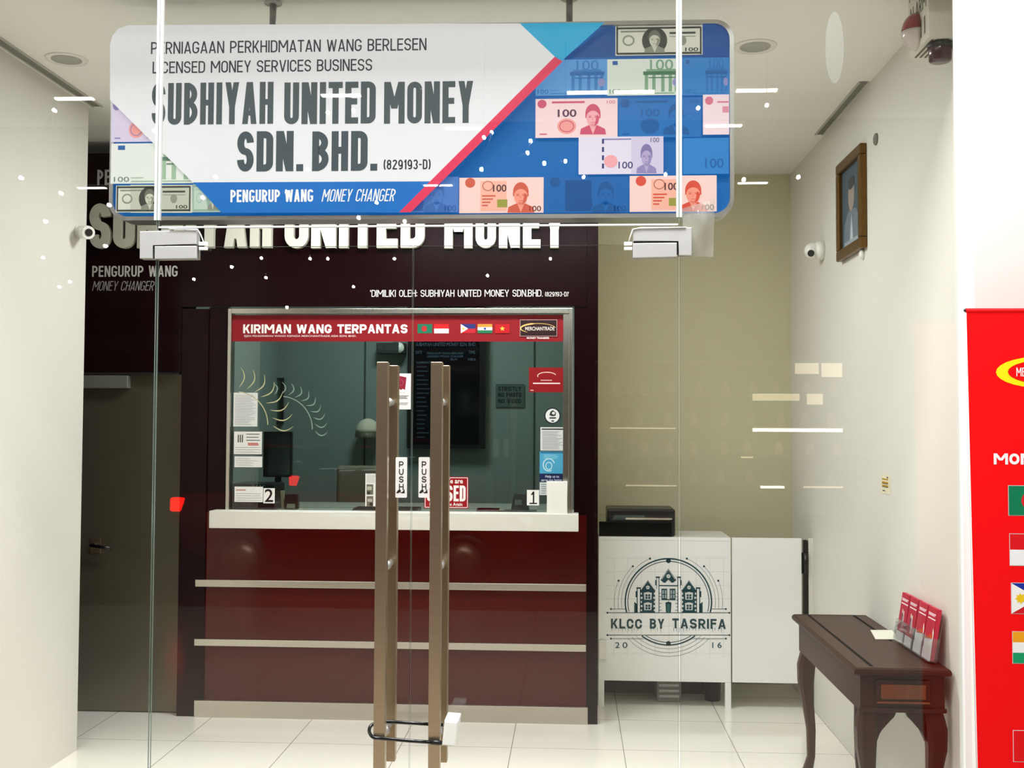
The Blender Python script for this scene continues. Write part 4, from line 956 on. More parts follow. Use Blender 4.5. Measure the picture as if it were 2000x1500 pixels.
# ================================================================== RIGHT BAY: desk, gate, printer
YD = 6.88
dk = thing('reception_desk', 'white desk panel on legs printed with a green emblem', 'desk', (.6, 7.0, 0))
d0, d1 = at(1166, 1190, YD), at(1427.5, 1190, YD); zt_ = at(1296, 1049, YD).z; zb_ = at(1296, 1331, YD).z
dx0, dx1 = max(.165, d0.x), d1.x
b = MB(); b.box(dx0, dx1, YD, YD + .022, zb_, zt_ - .022, LAM, bev=.0015); obj('front_panel', b, dk)
b = MB(); b.box(dx0, dx1, YD, YD + .42, zt_ - .021, zt_, LAM, bev=.0015); obj('desk_top', b, dk)
lw = .036
for x in (dx0, dx1 - lw):
    for y in (YD, YD + .38):
        b = MB(); b.box(x, x + lw, y, y + .036, 0, zb_ - .0005 if y == YD else zt_ - .0215, LAM); obj('leg', b, dk)
T = '24474f'; TT = '2c5560'
a = Art(Y=YD - .0003)
def z8(x, y): return (1160 + x * .15, 1060 + y * .15)
for k in range(10):
    x = 85 + k * 178
    if 150 <= x + 178 * 0 <= 1790: a.pline([z8(x, 195), z8(x, 1500)], .35, 'a9c4bf')
for k in range(8): a.pline([z8(140, 200 + k * 177), z8(1765, 200 + k * 177)], .35, 'a9c4bf')
a.prect(*z8(155, 190), *z8(1768, 1490), 'dfe6e2') if False else None
a.lay()
cx, cy = 970, 770
def arc(r, a0, a1, wd, n=40, c=T, cyy=770):
    a.pline([z8(cx + r * math.cos(math.radians(a0 + (a1 - a0) * k / n)), cyy - r * math.sin(math.radians(a0 + (a1 - a0) * k / n))) for k in range(n + 1)], wd, c)
arc(562, -14, 194, 2.8); arc(528, -14, 194, 1.4)
arc(562, 232, 308, 2.8); arc(528, 236, 304, 1.4)
for r, t0 in ((612, 113), (655, 135), (705, 157)):
    arc(r, t0, 188, .55); arc(r, -8, 180 - t0, .55)
    for s_ in (1, -1):
        a.pell(*z8(cx + s_ * r * math.cos(math.radians(t0)), cy - r * math.sin(math.radians(t0))), 2.1, 2.1, T, n=14)
for r in (612, 660, 710): arc(r, 226 - (r - 612) * .04, 314 + (r - 612) * .04, .55)
for y in (235, 1310): a.pell(*z8(cx, y), 4.6, 4.6, T, n=18)
for y, x0, x1, wd in ((912, 175, 1765, 1.3), (1203, 175, 1765, 1.3)): a.pline([z8(x0, y), z8(x1, y)], wd, T)
for x0, x1, y in ((222, 415, 863), (1530, 1718, 863), (222, 650, 1248), (1290, 1718, 1248)): a.pline([z8(x0, y), z8(x1, y)], .9, T)
for x, y in ((175, 912), (1765, 912), (175, 1203), (1765, 1203), (222, 863), (1718, 863), (222, 1248), (1718, 1248)): a.pell(*z8(x, y), 1.9, 1.9, T, n=12)
W8 = 'd9dddb'
def zr(x0, y0, x1, y1, c): a.prect(*z8(x0, y0), *z8(x1, y1), c)
# the house of the emblem
for s_ in (-1, 1):
    X = lambda v: cx + s_ * v if s_ == 1 else cx - v
    def zrs(u0, y0, u1, y1, c):
        xa, xb = sorted((cx + s_ * u0, cx + s_ * u1)); zr(xa, y0, xb, y1, c)
    def zps(P, c): a.ppoly([z8(cx + s_ * u, v) for u, v in (P if s_ == 1 else P[::-1])], c)
    zrs(175, 620, 360, 910, T); zps([(165, 625), (268, 485), (372, 625)], T)
    zps([(405, 800), (445, 770), (445, 910), (405, 910)], T)
    zrs(360, 590, 372, 910, T); zrs(400, 590, 412, 910, T); zrs(358, 580, 416, 600, T); zrs(412, 630, 428, 710, T)
    zrs(118, 450, 128, 910, T); zrs(150, 450, 156, 600, T); zrs(112, 440, 166, 460, T); zrs(158, 485, 172, 555, T)
a.lay()
for s_ in (-1, 1):
    def zrs(u0, y0, u1, y1, c):
        xa, xb = sorted((cx + s_ * u0, cx + s_ * u1)); zr(xa, y0, xb, y1, c)
    for k in range(5):
        zrs(172, 650 + k * 54, 190 + (k % 2) * 8, 676 + k * 54, W8); zrs(345 - (k % 2) * 8, 650 + k * 54, 362, 676 + k * 54, W8)
    P = [(cx + s_ * 165, 615), (cx + s_ * 268, 500), (cx + s_ * 372, 615)]
    a.pline([z8(cx + s_ * 178, 612), z8(cx + s_ * 268, 496), z8(cx + s_ * 358, 612)], 1.0, W8)
    a.pell(*z8(cx + s_ * 268, 582), 3.6, 3.6, W8, n=16)
    for y in (640, 775):
        a.ppoly([z8(cx + s_ * 268 - 52, y + 12), z8(cx + s_ * 268, y), z8(cx + s_ * 268 + 52, y + 12), z8(cx + s_ * 268 + 46, y + 102), z8(cx + s_ * 268 - 46, y + 102)], W8)
# centre block
zr(cx - 118, 552, cx + 118, 566, T); a.ppoly([z8(cx - 104, 486), z8(cx, 338), z8(cx + 104, 486), z8(cx + 62, 520), z8(cx + 40, 520), z8(cx, 478), z8(cx - 40, 520), z8(cx - 62, 520)], T)
zr(cx - 90, 735, cx + 90, 748, T)
for s_ in (-1, 1): zr(cx + s_ * 54 - 38, 598, cx + s_ * 54 + 38, 735, T); 
a.ppoly([z8(cx - 40, 780), z8(cx, 765), z8(cx + 40, 780), z8(cx + 38, 800), z8(cx + 32, 910), z8(cx - 32, 910), z8(cx - 38, 800)], T)
for k in range(6):
    for s_ in (-1, 1):
        u = 100 - (k % 2) * 12; xa, xb = sorted((cx + s_ * 118, cx + s_ * u)); zr(xa, 655 + k * 44, xb, 662 + k * 44, T); 
a.lay()
a.pell(*z8(cx, 436), 4, 4, W8, n=16); a.pline([z8(cx - 88, 478), z8(cx, 352), z8(cx + 88, 478)], .9, W8)
for s_ in (-1, 1):
    for (u0, v0, u1, v1) in ((-28, 618, -6, 668), (6, 618, 28, 668), (-28, 678, -6, 722), (6, 678, 28, 722)): zr(cx + s_ * 54 + u0, v0, cx + s_ * 54 + u1, v1, '9fb2b2')
    for y in (640, 775):
        for (u0, v0, u1, v1) in ((-32, 32, -4, 58), (4, 32, 32, 58), (-32, 64, -4, 92), (4, 64, 32, 92)): zr(cx + s_ * 268 + u0, y + v0, cx + s_ * 268 + u1, y + v1, T)
    zr(cx + s_ * 268 - 12, 578, cx + s_ * 268 + 12, 585, T)
zr(cx - 18, 800, cx + 18, 905, '3f6a66'); zr(cx - 14, 432, cx + 14, 438, T)
for body, x0, x1 in (('KLCC', 222, 625), ('BY', 728, 918), ('TASRIFA', 1020, 1718)):
    xa, ya = z8(x0, 990); xb, yb = z8(x1, 1118); a.pdin(body, xa, ya, xb, yb, T, .20, gap=.16)
    for k in range(int((x1 - x0) / 42)):
        x = x0 + 15 + k * 42 + random.uniform(-8, 8); a.pline([z8(x, 1105), z8(x, 1140 + random.random() * 38)], [.9, .3], T)
for body, x0, x1 in (('2', 278, 335), ('0', 372, 436), ('1', 1541, 1555), ('6', 1608, 1662)): xa, ya = z8(x0, 1296); xb, yb = z8(x1, 1370); a.ptext(body, xa, ya, xb, yb, TT, .01)
a.done('printed_emblem', dk)
# swing gate
gt = thing('swing_gate', 'plain white swing gate panel right of the emblem desk', 'gate', (at(1500, 1335, YD).x, YD, at(1500, 1335, YD).z))
g0, g1 = at(1430, 1190, YD), at(1566, 1190, YD); b = MB(); b.box(g0.x, g1.x, YD, YD + .022, at(1500, 1334, YD).z, at(1500, 1051, YD).z, LAM, bev=.0015); obj('gate_panel', b, gt)
b = MB(); h0 = at(1573, 1055, YD); b.box(h0.x - .012, h0.x + .012, YD - .004, YD + .03, .35, h0.z, BLACK); obj('hinge_post', b, gt)
b = MB(); h1 = at(1573, 1080, YD - .012); h2 = at(1573, 1121, YD - .012); b.tube([(h0.x, YD - .010, h2.z), (h0.x, YD - .010, h1.z)], .013, BLACK, 14); obj('spring_hinge', b, gt)
b = MB(); b.box(g1.x + .003, h0.x - .0125, YD + .004, YD + .018, h2.z, h1.z, BLACK); obj('hinge_leaf', b, gt)
b = MB(); p = at(1579, 1100, YD); b.box(p.x, XR - .0005, YD - .005, YD + .03, .30, at(1579, 1052, YD).z, WALL); obj('wall_batten', b, gt)
# black printer on desk
pt = thing('dot_matrix_printer', 'black printer standing on the white desk beside the booth', 'printer', (at(1245, 1046, YD + .02).x, YD + .15, zt_))
p0, p1 = at(1186, 1018, YD + .03), at(1319, 1018, YD + .03); zz = at(1250, 994, YD + .03).z
b = MB(); b.box(p0.x, p1.x, YD + .03, YD + .33, zt_, zz, BLACK, bev=.012, seg=3); obj('printer_body', b, pt)
p2 = at(1167, 1030, YD + .02); b = MB(); b.box(max(p2.x, .168), p1.x - .02, YD + .012, YD + .029, zt_, at(1250, 1019, YD + .02).z, BLACKG, bev=.004); obj('front_tray', b, pt)
b = MB(); a0, a1 = at(1194, 1010, YD + .028), at(1260, 1010, YD + .028); b.prism([(a0.x, YD + .0295, a0.z - .018), (a1.x - .01, YD + .0295, a0.z - .018), (a1.x, YD + .0295, a0.z + .014), (a0.x + .02, YD + .0295, a0.z + .014)], (0, -.002, 0), mat('printer_window', '4a5654', .1)); obj('cover_window', b, pt)
# under the desk
b = MB(); b.box(dx0 + .04, dx1 - .04, YD + .36, YD + .375, 0, zb_ + .05, mat('desk_back_dark', '2c2b29', .6)); obj('back_panel', b, dk)
p0, p1 = at(1283, 1345, 7.03), at(1330, 1345, 7.03); t = thing('computer_case', 'grey slatted computer case on the floor under the emblem desk', 'computer', ((p0.x + p1.x) / 2, 7.12, 0))
b = MB(); b.box(p0.x, p1.x, 7.02, 7.235, 0, .34, mat('case_grey', '7f827f', .5), bev=.005); obj('case_body', b, t)
b = MB()
for k in range(9): b.box(p0.x + .012, p1.x - .012, 7.012, 7.0195, .03 + k * .034, .046 + k * .034, mat('case_light', 'b9bbb6', .4))
obj('front_louvre', b, t)
p0, p1 = at(1372, 1345, 7.08), at(1412, 1345, 7.08); b = MB(); c_ = ((p0.x + p1.x) / 2, 7.10, 0); rr = (p1.x - p0.x) / 2 * .95
b.lathe([(rr * .82, 0), (rr, .30), (rr * 1.05, .305), (rr * 1.05, .32), (rr * .93, .32), (rr * .78, .02)], c_, BLACK, 28); obj('waste_bin', b, None, 'round black waste bin on the floor under the emblem desk', 'bin')
b = MB(); p = at(1176, 1268, YD - .012); b.box(p.x - .022, p.x + .028, YD - .03, YD - .0008, p.z - .06, p.z + .055, WHITEP, bev=.004); obj('junction_box', b, None, 'small white box fixed at the lower left of the emblem panel', 'junction box')

# ================================================================== CONSOLE TABLE
tx0, tx1, ty0, ty1, tz = 1.095, 1.468, 4.375, 5.60, .80
ct = thing('console_table', 'dark carved mahogany console table against the right wall', 'table', ((tx0 + tx1) / 2, (ty0 + ty1) / 2, 0))
b = MB(); ov = .0
prof = [(0.012, -.030), (.002, -.026), (0, -.016), (.004, -.006), (.012, 0)]
rings = []
for ins, h_ in prof:
    P = [(tx0 + ins, ty0 + ins), (tx0 + .11, ty0 + ins), ((tx0 + tx1) / 2, ty0 + ins - .004), (tx1 - .11, ty0 + ins), (tx1 - ins, ty0 + ins), (tx1 - ins, ty1 - ins), (tx0 + ins, ty1 - ins)]
    rings.append([(x, y, tz + h_) for x, y in P])
b.loft(rings, DARKW, smooth=False); obj('table_top', b, ct)
b = MB(); z = tz + .0006; INL = mat('dark_inlay', '040202', .8, spec=.1)
def strip(xa, ya, xb, yb, wd):
    dx, dy = xb - xa, yb - ya; l = math.hypot(dx, dy); nx, ny = -dy / l * wd / 2, dx / l * wd / 2
    b._faces([(xa + nx, ya + ny, z), (xb + nx, yb + ny, z), (xb - nx, yb - ny, z), (xa - nx, ya - ny, z)], [(0, 1, 2, 3)], INL)
strip(tx0 + .075, ty0 + .03, tx0 + .075, ty1 - .03, .014); strip(tx1 - .075, ty0 + .55, tx1 - .075, ty1 - .03, .014); strip(tx0 + .02, ty1 - .03, tx1 - .02, ty1 - .03, .006)
obj('inlay_line', b, ct)
az0, az1 = .625, tz - .0305
b = MB(); ax0, ax1, ay0, ay1 = tx0 + .03, tx1 - .02, ty0 + .03, ty1 - .03
b.box(ax0, ax0 + .02, ay0, ay1, az0, az1, DARKW); b.box(ax1 - .02, ax1, ay0, ay1, az0, az1, DARKW); b.box(ax0 + .02, ax1 - .02, ay1 - .02, ay1, az0, az1, DARKW); b.box(ax0 + .02, ax1 - .02, ay0, ay0 + .02, az0, az1, DARKW)
b.box(ax0 - .008, ax1 + .006, ay0 - .010, ay0, az0, az0 + .018, DARKW, bev=.004); obj('apron', b, ct)
b = MB(); b.box(ax0 + .055, ax1 - .055, ay0 - .010, ay0, az0 + .035, az1 - .018, DARKW, bev=.006); b.box(ax0 + .075, ax1 - .075, ay0 - .016, ay0 - .010, az0 + .052, az1 - .034, DARKW_L, bev=.005); b.box(ax0 + .06, ax1 - .06, ay0 - .02, ay0 - .010, az0 + .036, az0 + .044, DARKW_L, bev=.003); obj('end_panel', b, ct)
def cab_leg(cx_, cy_, sx, sy, bracket):
    b = MB(); rings = []
    for z_, o_, r_ in ((az0, 0, .036), (.56, .010, .040), (.48, .012, .036), (.38, .004, .027), (.25, -.008, .021), (.12, -.008, .018), (.06, .004, .022), (.025, .014, .030), (0, .014, .028)):
        x_, y_ = cx_ + sx * o_, cy_ + sy * o_
        rings.append([(x_ + r_ * q_[0], y_ + r_ * q_[1], z_) for q_ in ((-1, -.6), (-.6, -1), (.6, -1), (1, -.6), (1, .6), (.6, 1), (-.6, 1), (-1, .6))])
    b.loft(rings[::-1], DARKW, smooth=False); o = obj('leg', b, ct)
    if bracket:
        d = -sx; b = MB(); x_ = cx_ + d * .030; zt2 = az0
        P = [(0, 0), (.074, 0), (.074, -.010), (.066, -.026), (.050, -.040), (.035, -.052), (.015, -.075), (0, -.12)]
        b.prism([(x_ + d * u, cy_ - .02, zt2 + v) for u, v in P], (0, .03, 0), DARKW, bev=.003); obj('corner_bracket', b, o)
        b = MB()
        for k in range(6): q_ = k * 1.05; b.ball((cx_ - .004 + .014 * math.cos(q_) * (k / 6), cy_ - .040, .545 + .03 * math.sin(q_)), .008, DARKW_L, 8)
        obj('carving', b, o)
cab_leg(ax0 + .038, ay0 + .038, -1, -1, True); cab_leg(ax1 - .038, ay0 + .038, 1, -1, True); cab_leg(ax0 + .038, ay1 - .038, -1, 1, False); cab_leg(ax1 - .038, ay1 - .038, 1, 1, False)
# card on the table
P = [onz(1700, 1231, tz + .001), onz(1742, 1231, tz + .001), onz(1758, 1249, tz + .001), onz(1710, 1249, tz + .001)]
b = MB(); b.prism([P[3], P[2], P[1], P[0]], (0, 0, .0015), ink('d6d4c6')); obj('paper_card', b, None, 'pale card lying flat on the console table', 'card')
# brochure holders leaning towards the wall, facing the room (-X)
def holder(yc, w_, lab, cols, xh):
    lean = math.radians(9); zc = tz + .002
    t = thing('brochure_holder', lab, 'brochure holder', (xh, yc, tz), group='acrylic brochure holders on the console table')
    V = Vector((math.sin(lean), 0, math.cos(lean))); N = Vector((-math.cos(lean), 0, math.sin(lean))); O = Vector((xh, yc + w_ / 2, zc + .006))
    def slab(u0, u1, v0, v1, n0, n1, m, b):
        c = [O + Vector((0, -1, 0)) * u + V * v + N * n_ for n_ in (n0, n1) for v in (v0, v1) for u in (u0, u1)]
        b._faces(c, [(0, 1, 3, 2), (4, 6, 7, 5), (0, 4, 5, 1), (2, 3, 7, 6), (0, 2, 6, 4), (1, 5, 7, 3)], m); return b
    b = MB(); slab(0, w_, 0, .19, -.0025, 0, ACRYL, b); slab(0, w_, 0, .09, .030, .0325, ACRYL, b); slab(0, .0025, 0, .09, 0, .03, ACRYL, b); slab(w_ - .0025, w_, 0, .09, 0, .03, ACRYL, b); slab(w_ / 2 - .001, w_ / 2 + .001, 0, .09, .002, .03, ACRYL, b); slab(0, w_, -.0025, 0, -.0025, .0325, ACRYL, b)
    obj('acrylic_stand', b, t)
    return t, O, V, N, slab
def brochures(hd, w_, items, which):
    t, O, V, N, slab = hd
    for i, (art, lab) in enumerate(items):
        u0 = .006 + i * w_ / 2; u1 = u0 + w_ / 2 - .012
        b = MB(); slab(u0, u1, .002, .205, .006, .022, ink('c8304a'), b)
        a = Art(O=O + N * .0225, U=(0, -1, 0), V=V, N=N, mb=b); a.lay()
        a.rect(u0, .0, u1, .204, 'b51d38'); a.lay()
        m_ = (u0 + u1) / 2
        a.rect(u0 + .01, .178, u1 - .008, .183, 'e8c9cd'); a.rect(u0 + .012, .172, u1 - .02, .177, 'e8c9cd'); a.rect(u0 + .01, .158, u1 - .006, .163, 'f0dede')
        if art == 'photo':
            a.ell(m_ - .008, .10, .014, .03, '7a3a4a'); a.ell(m_ + .008, .09, .012, .034, 'c9a8a8'); a.lay(); a.ell(m_ - .008, .128, .007, .010, 'e2c4b8'); a.ell(m_ + .009, .122, .007, .010, 'e8cfc4'); a.rect(u0, 0, u1, .04, 'eae4e2')
        else:
            a.poly([(u0 + .004, .04), (u1 - .004, .04), (u1 - .004, .11), (u1 - .018, .13), (u1 - .018, .09), (u0 + .01, .075), (u0 + .004, .10)], 'f1ece8'); a.lay(); a.poly([(u0 + .012, .075), (u1 - .012, .085), (u1 - .012, .105), (m_, .098)], 'c8481f'); a.rect(u0, .0, u1, .04, 'eae2e0')
        obj('brochure', b, None, lab, 'brochure', 'red brochures in the acrylic holders', normals=False)
W_ = .235
y1_ = onz(1757, 1258, tz).y; 
h1 = holder(4.815, W_, 'clear acrylic holder on the console table, the one farther from the glass', None, 1.434)
brochures(h1, W_, [('photo', 'red brochure with people photo, farthest of the four on the table'), ('photo', 'red brochure with people photo, second farthest on the table')], 0)
h2 = holder(4.575, W_, 'clear acrylic holder on the console table, the one nearer the glass', None, 1.434)
brochures(h2, W_, [('map', 'red brochure with orange and white picture, second nearest the glass'), ('map', 'red brochure with orange and white picture, nearest the glass')], 1)

# ================================================================== RIGHT WALL ITEMS
a0 = onx(1634, 419, XR - .03); a1 = onx(1682, 387, XR - .03)
yf, yn = a0.y, a1.y; zt_, zb_ = 3.165, 2.635
t = thing('portrait_frame', 'gold and dark framed portrait on the right wall', 'picture frame', (XR - .015, (yf + yn) / 2, zb_))
GOLD = mat('dark_gilt', '6e4f22', .35, .7, noise=.3, scale=40)
b = MB(); fw_ = .055
for (ya, yb, za, zb2) in ((yn, yf, zt_ - fw_, zt_), (yn, yf, zb_, zb_ + fw_), (yn, yn + fw_, zb_ + fw_, zt_ - fw_), (yf - fw_, yf, zb_ + fw_, zt_ - fw_)):
    b.box(XR - .035, XR - .0005, ya, yb, za, zb2, GOLD, bev=.006)
obj('frame', b, t)
a = Art(O=(XR - .012, yf, zb_), U=(0, -1, 0), V=(0, 0, 1), N=(-1, 0, 0)); W_f, H_f = yf - yn, zt_ - zb_
a.rect(fw_ - .002, fw_ - .002, W_f - fw_ + .002, H_f - fw_ + .002, '4a5a66'); a.lay()
a.poly([(.08, .06), (.10, .18), (.18, .24), (.33, .24), (.42, .18), (.44, .06)], '6d7a86'); a.lay(); a.ell(.25, .32, .062, .085, '9a8d84'); a.poly([(.21, .06), (.25, .22), (.29, .06)], 'b9c0c6'); a.lay(); a.ell(.25, .385, .066, .035, '3f4448'); a.rect(.10, .066, .40, .085, '9aa4ac')
a.done('portrait_print', t)
b = MB(); p = onx(1712, 272, XR); b.lathe([(.028, 0), (.028, .008), (.020, .014)][::-1] if False else [(.018, -.012), (.028, -.008), (.030, 0)], (XR - .0005, p.y, p.z), mat('sensor_grey', '77766c', .5), 20, 'X'); obj('wall_sensor', b, None, 'small round grey sensor on the right wall above the portrait', 'sensor')
b = MB(); p = onx(1687, 497, XR); b.lathe([(.012, -.022), (.022, -.016), (.024, 0)], (XR - .0005, p.y, p.z), WHITEP, 18, 'X'); obj('wall_button', b, None, 'small white button on the right wall beside the lower corner of the portrait', 'button')
p = onx(1730, 946, XR); a = Art(O=(XR - .0015, p.y + .075, p.z - .045), U=(0, -1, 0), V=(0, 0, 1), N=(-1, 0, 0)); a.mb.box(XR - .0015, XR - .0003, p.y - .075, p.y + .075, p.z - .045, p.z + .045, ink('e6e0c4')); a.lay()
for v in (.035, .05, .065): a.rect(.02, v, .12, v + .007, 'b98d1e'); 
a.lay(); a.rect(.02, .031, .12, .034, '2a2618'); a.rect(.02, .047, .12, .0495, '2a2618'); a.rect(.03, .012, .07, .016, '2a2618'); a.rect(.10, .075, .12, .082, '2a2618')
a.done('wall_label', None, label='small yellow and black label on the right wall above the console table', cat='label')
# dome camera
p = onx(1588, 490, XR - .06); t = thing('dome_camera', 'white turret security camera on the right wall below the portrait', 'security camera', (XR, p.y, p.z))
b = MB(); b.lathe([(.045, -.05), (.055, -.03), (.055, 0)], (XR - .0005, p.y, p.z), WHITEP, 24, 'X'); obj('base', b, t)
b = MB(); b.ball((XR - .065, p.y, p.z), .047, WHITEP, 24); obj('turret', b, t)
b = MB(); dv = Vector((-.35, -.85, -.45)).normalized(); c_ = Vector((XR - .065, p.y, p.z)); b.tube([c_ + dv * .034, c_ + dv * .049], .02, BLACKG, 18); obj('lens', b, t)
# bullet camera left
p = onx(190, 456, XL + .03); t = thing('bullet_camera', 'white bullet security camera on the end of the left wall', 'security camera', (XL, 5.60, p.z))
yb_ = 5.66; pz = at(190, 456, yb_).z; px_ = XL
b = MB(); b.lathe([(.030, .012), (.034, .008), (.034, 0)], (XL + .0005, yb_, pz + .01), WHITEP, 20, 'X'); obj('mount', b, t)
b = MB(); c0_ = Vector((XL + .02, yb_, pz + .008)); dv = Vector((.6, -.55, -.12)).normalized(); b.tube([c0_ - dv * .01, c0_ + dv * .08, c0_ + dv * .10], [.034, .036, .034], WHITEP, 20); obj('camera_body', b, t)
b = MB(); b.tube([c0_ + dv * .1005, c0_ + dv * .104], .020, BLACKG, 18); obj('lens', b, t)
# alarm siren by the glass
sy0, sy1 = 4.22, 4.47; sx0, sx1 = at(1813, 40, sy0).x, XR - .0005; sz0 = at(1840, 73, sy0).z
t = thing('alarm_siren', 'white ALARM siren box high on the right wall with red strobes', 'alarm siren', ((sx0 + sx1) / 2, (sy0 + sy1) / 2, sz0))
b = MB(); b.box(sx0, sx1, sy0, sy1, sz0, sz0 + .30, mat('siren_ivory', 'dedccf', .4), bev=.004); obj('siren_box', b, t)
b = MB()
for k in range(6): x_ = sx0 + .018 + k * .019; b.box(x_, x_ + .008, sy0 + .02, sy1 - .02, sz0 - .002, sz0 - .0002, mat('vent_dark', '5f5a48', .6))
obj('vent_slot', b, t)
a = Art(O=(sx0 - .0006, sy1, sz0), U=(0, -1, 0), V=(0, 0, 1), N=(-1, 0, 0)); 
a.din('ALARM', .02, .23, .13, .19, '3a382e', .16); a.din('HOME', .02, .23, .22, .28, '3a382e', .16); a.text('SECURITY', .02, .23, .10, .13, '6a6656', .01) if False else None
a.done('side_print', t)
a = Art(O=(sx0 - .0006, sy1, sz0), U=(0, -1, 0), V=(0, 0, 1), N=(-1, 0, 0))
for k in range(5): a.rect(.02 + k * .045, .03, .036 + k * .045, .10, '6a6656')
a.done('side_grille', t)
RED = mat('strobe_red', '8c0d18', .15, coat=.5); CLR = mat('strobe_clear', 'd8cfc9', .2, coat=.5)
p = at(1793, 75, 4.36); b = MB(); c_ = Vector((sx0, 4.36, at(1793, 62, 4.36).z))
def half(b, z0, z1, m):
    rings = []
    for k in range(7):
        f_ = k / 6; z_ = z0 + (z1 - z0) * f_; q_ = (z_ - c_.z) / .075; rr = .062 * math.sqrt(max(.02, 1 - q_ * q_))
        rings.append([(c_.x - rr * .95 * math.sin(PI * j / 10), c_.y + .055 * math.cos(PI * j / 10) * math.sqrt(max(.05, 1 - q_ * q_)), z_) for j in range(11)])
    b.loft(rings, m, closed=True)
b = MB(); half(b, c_.z + .002, c_.z + .07, RED); obj('strobe_red_cap', b, t, label='red upper half of the strobe lens')
b = MB(); half(b, c_.z - .073, c_.z, CLR); obj('strobe_clear_cap', b, t, label='clear lower half of the strobe lens')
b = MB(); cx_ = at(1836, 95, sy0 + .06).x; b.lathe([(.036, -.072), (.042, -.066), (.043, -.03), (.045, 0)], (cx_, sy0 + .06, sz0 - .003), mat('strobe_dark_red', '3a0a14', .2, coat=.5), 22); b.lathe([(.046, -.022), (.047, 0)], (cx_, sy0 + .06, sz0 - .003), BLACK, 22); obj('under_lamp', b, t, label='dark red lamp under the siren box')

# ceiling speakers and slot diffusers
for px, py, lab in ((130, 115, 'round white ceiling speaker left of the hanging sign'), (1475, 90, 'round white ceiling speaker right of the hanging sign')):
    p = onz(px, py, ZC); t = thing('ceiling_speaker', lab, 'ceiling speaker', (p.x, p.y, ZC - .01), group='ceiling speakers')
    b = MB(); b.lathe([(.070, -.004), (.094, -.007), (.097, 0)], (p.x, p.y, ZC - .0002), WHITEP, 32); obj('rim', b, t)
    b = MB(); b.lathe([(.0685, -.006), (.070, -.003)], (p.x, p.y, ZC), mat('grille', 'a9a89e', .7), 32); obj('grille', b, t)
for x0_, x1_, ya, yb, lab in ((XL + .02, XL + .08, 4.6, 5.77, 'dark slot air diffuser along the ceiling over the left wall'), (XR - .06, XR - .01, 5.5, 6.5, 'slot air diffuser along the ceiling over the right wall')):
    t = thing('slot_diffuser', lab, 'air diffuser', ((x0_ + x1_) / 2, (ya + yb) / 2, ZC - .006), group='slot diffusers')
    b = MB()
    for xx in (x0_, x1_ - .008): b.box(xx, xx + .008, ya, yb, ZC - .008, ZC - .0003, mat('slot_frame', 'b5b3a8', .5))
    obj('frame', b, t)
    b = MB(); b.box(x0_ + .0085, x1_ - .0085, ya, yb, ZC - .003, ZC - .0003, mat('slot_dark', '75736a', .7)); obj('slot', b, t)

# frames for the added shop ceiling lights, hidden by the sign
for (p, sx, sy, e), lab in zip(LAMPS, ('left', 'middle', 'right')):
    t = thing('added_ceiling_light', 'added square ceiling light hidden behind the hanging sign, ' + lab + ' one of three', 'ceiling light', (p[0], p[1], ZC - .01), group='added ceiling lights hidden by the sign')
    b = MB(); b.box(p[0] - sx / 2 - .02, p[0] + sx / 2 + .02, p[1] - sy / 2 - .02, p[1] + sy / 2 + .02, ZC - .012, ZC - .0003, WHITEP); obj('frame', b, t)

# ================================================================== OUTSIDE: roll-up banner
YN = 3.72
bn = thing('rollup_banner', 'bright red money transfer roll-up banner with flags in front of the white pillar', 'banner', (at(2030, 1000, YN).x, YN + .02, 0))
L0, L1 = at(1888, 606, YN), at(1910, 1490, YN); xr_ = L0.x + .85
RB = mat('banner_red', 'fb0006', .6, spec=.2)
zb_ = .08
slope = (L1.x - L0.x) / (L1.z - L0.z); xbL = L0.x + slope * (zb_ - L0.z)
b = MB(); b.prism([(xbL, YN, zb_), (xr_ - .0, YN, zb_), (xr_, YN, L0.z), (L0.x, YN, L0.z)], (0, .003, 0), RB)
obj('banner_sheet', b, bn)
b = MB(); b.prism([(xbL - .006, YN + .003, zb_), (xbL, YN + .003, zb_), (L0.x, YN + .003, L0.z - .3), (L0.x - .001, YN + .003, L0.z - .3)], (0, .004, 0), mat('banner_edge', 'dcd7d6', .5)); obj('sheet_edge', b, bn)
b = MB(); b.tube([(L0.x - .002, YN + .004, L0.z), (xr_ + .002, YN + .004, L0.z)], .0075, RB, 10); b.ball((L0.x - .003, YN + .004, L0.z), .006, BLACK, 10); obj('top_rail', b, bn)
b = MB(); b.box(xbL - .02, xr_ + .02, YN - .09, YN + .11, .0, .079, mat('cassette_silver', 'b9b9b8', .35, 1), bev=.012, seg=3); obj('base_cassette', b, bn)
b = MB(); b.tube([((L0.x + xr_) / 2, YN + .03, .07), ((L0.x + xr_) / 2, YN + .03, L0.z - .005)], .009, STEEL, 10); obj('support_pole', b, bn)
a = Art(Y=YN - .0003)
pc = a.q(2036, 727); a.ell(pc[0], pc[1], .150, .052, 'f6e614'); a.lay(); a.ell(pc[0] + .014, pc[1] + .001, .126, .040, 'fb0006'); a.lay()
s0 = a.q(1985, 735); s1 = a.q(1985, 718); a.din('MERCHANTRADE', s0[0], s0[0] + .17, s0[1], s1[1], 'f6f2ee', .1)
a.done('logo_print', bn, label='yellow oval ring emblem with white letters')
a = Art(Y=YN - .0003)
s0 = a.q(1941, 907); s1 = a.q(1941, 885.5); a.din('MONEY TRANSFER', s0[0], s0[0] + .50, s0[1], s1[1], 'f8f4f2', .25, gap=.1)
a.done('title_print', bn, label='bold white words')
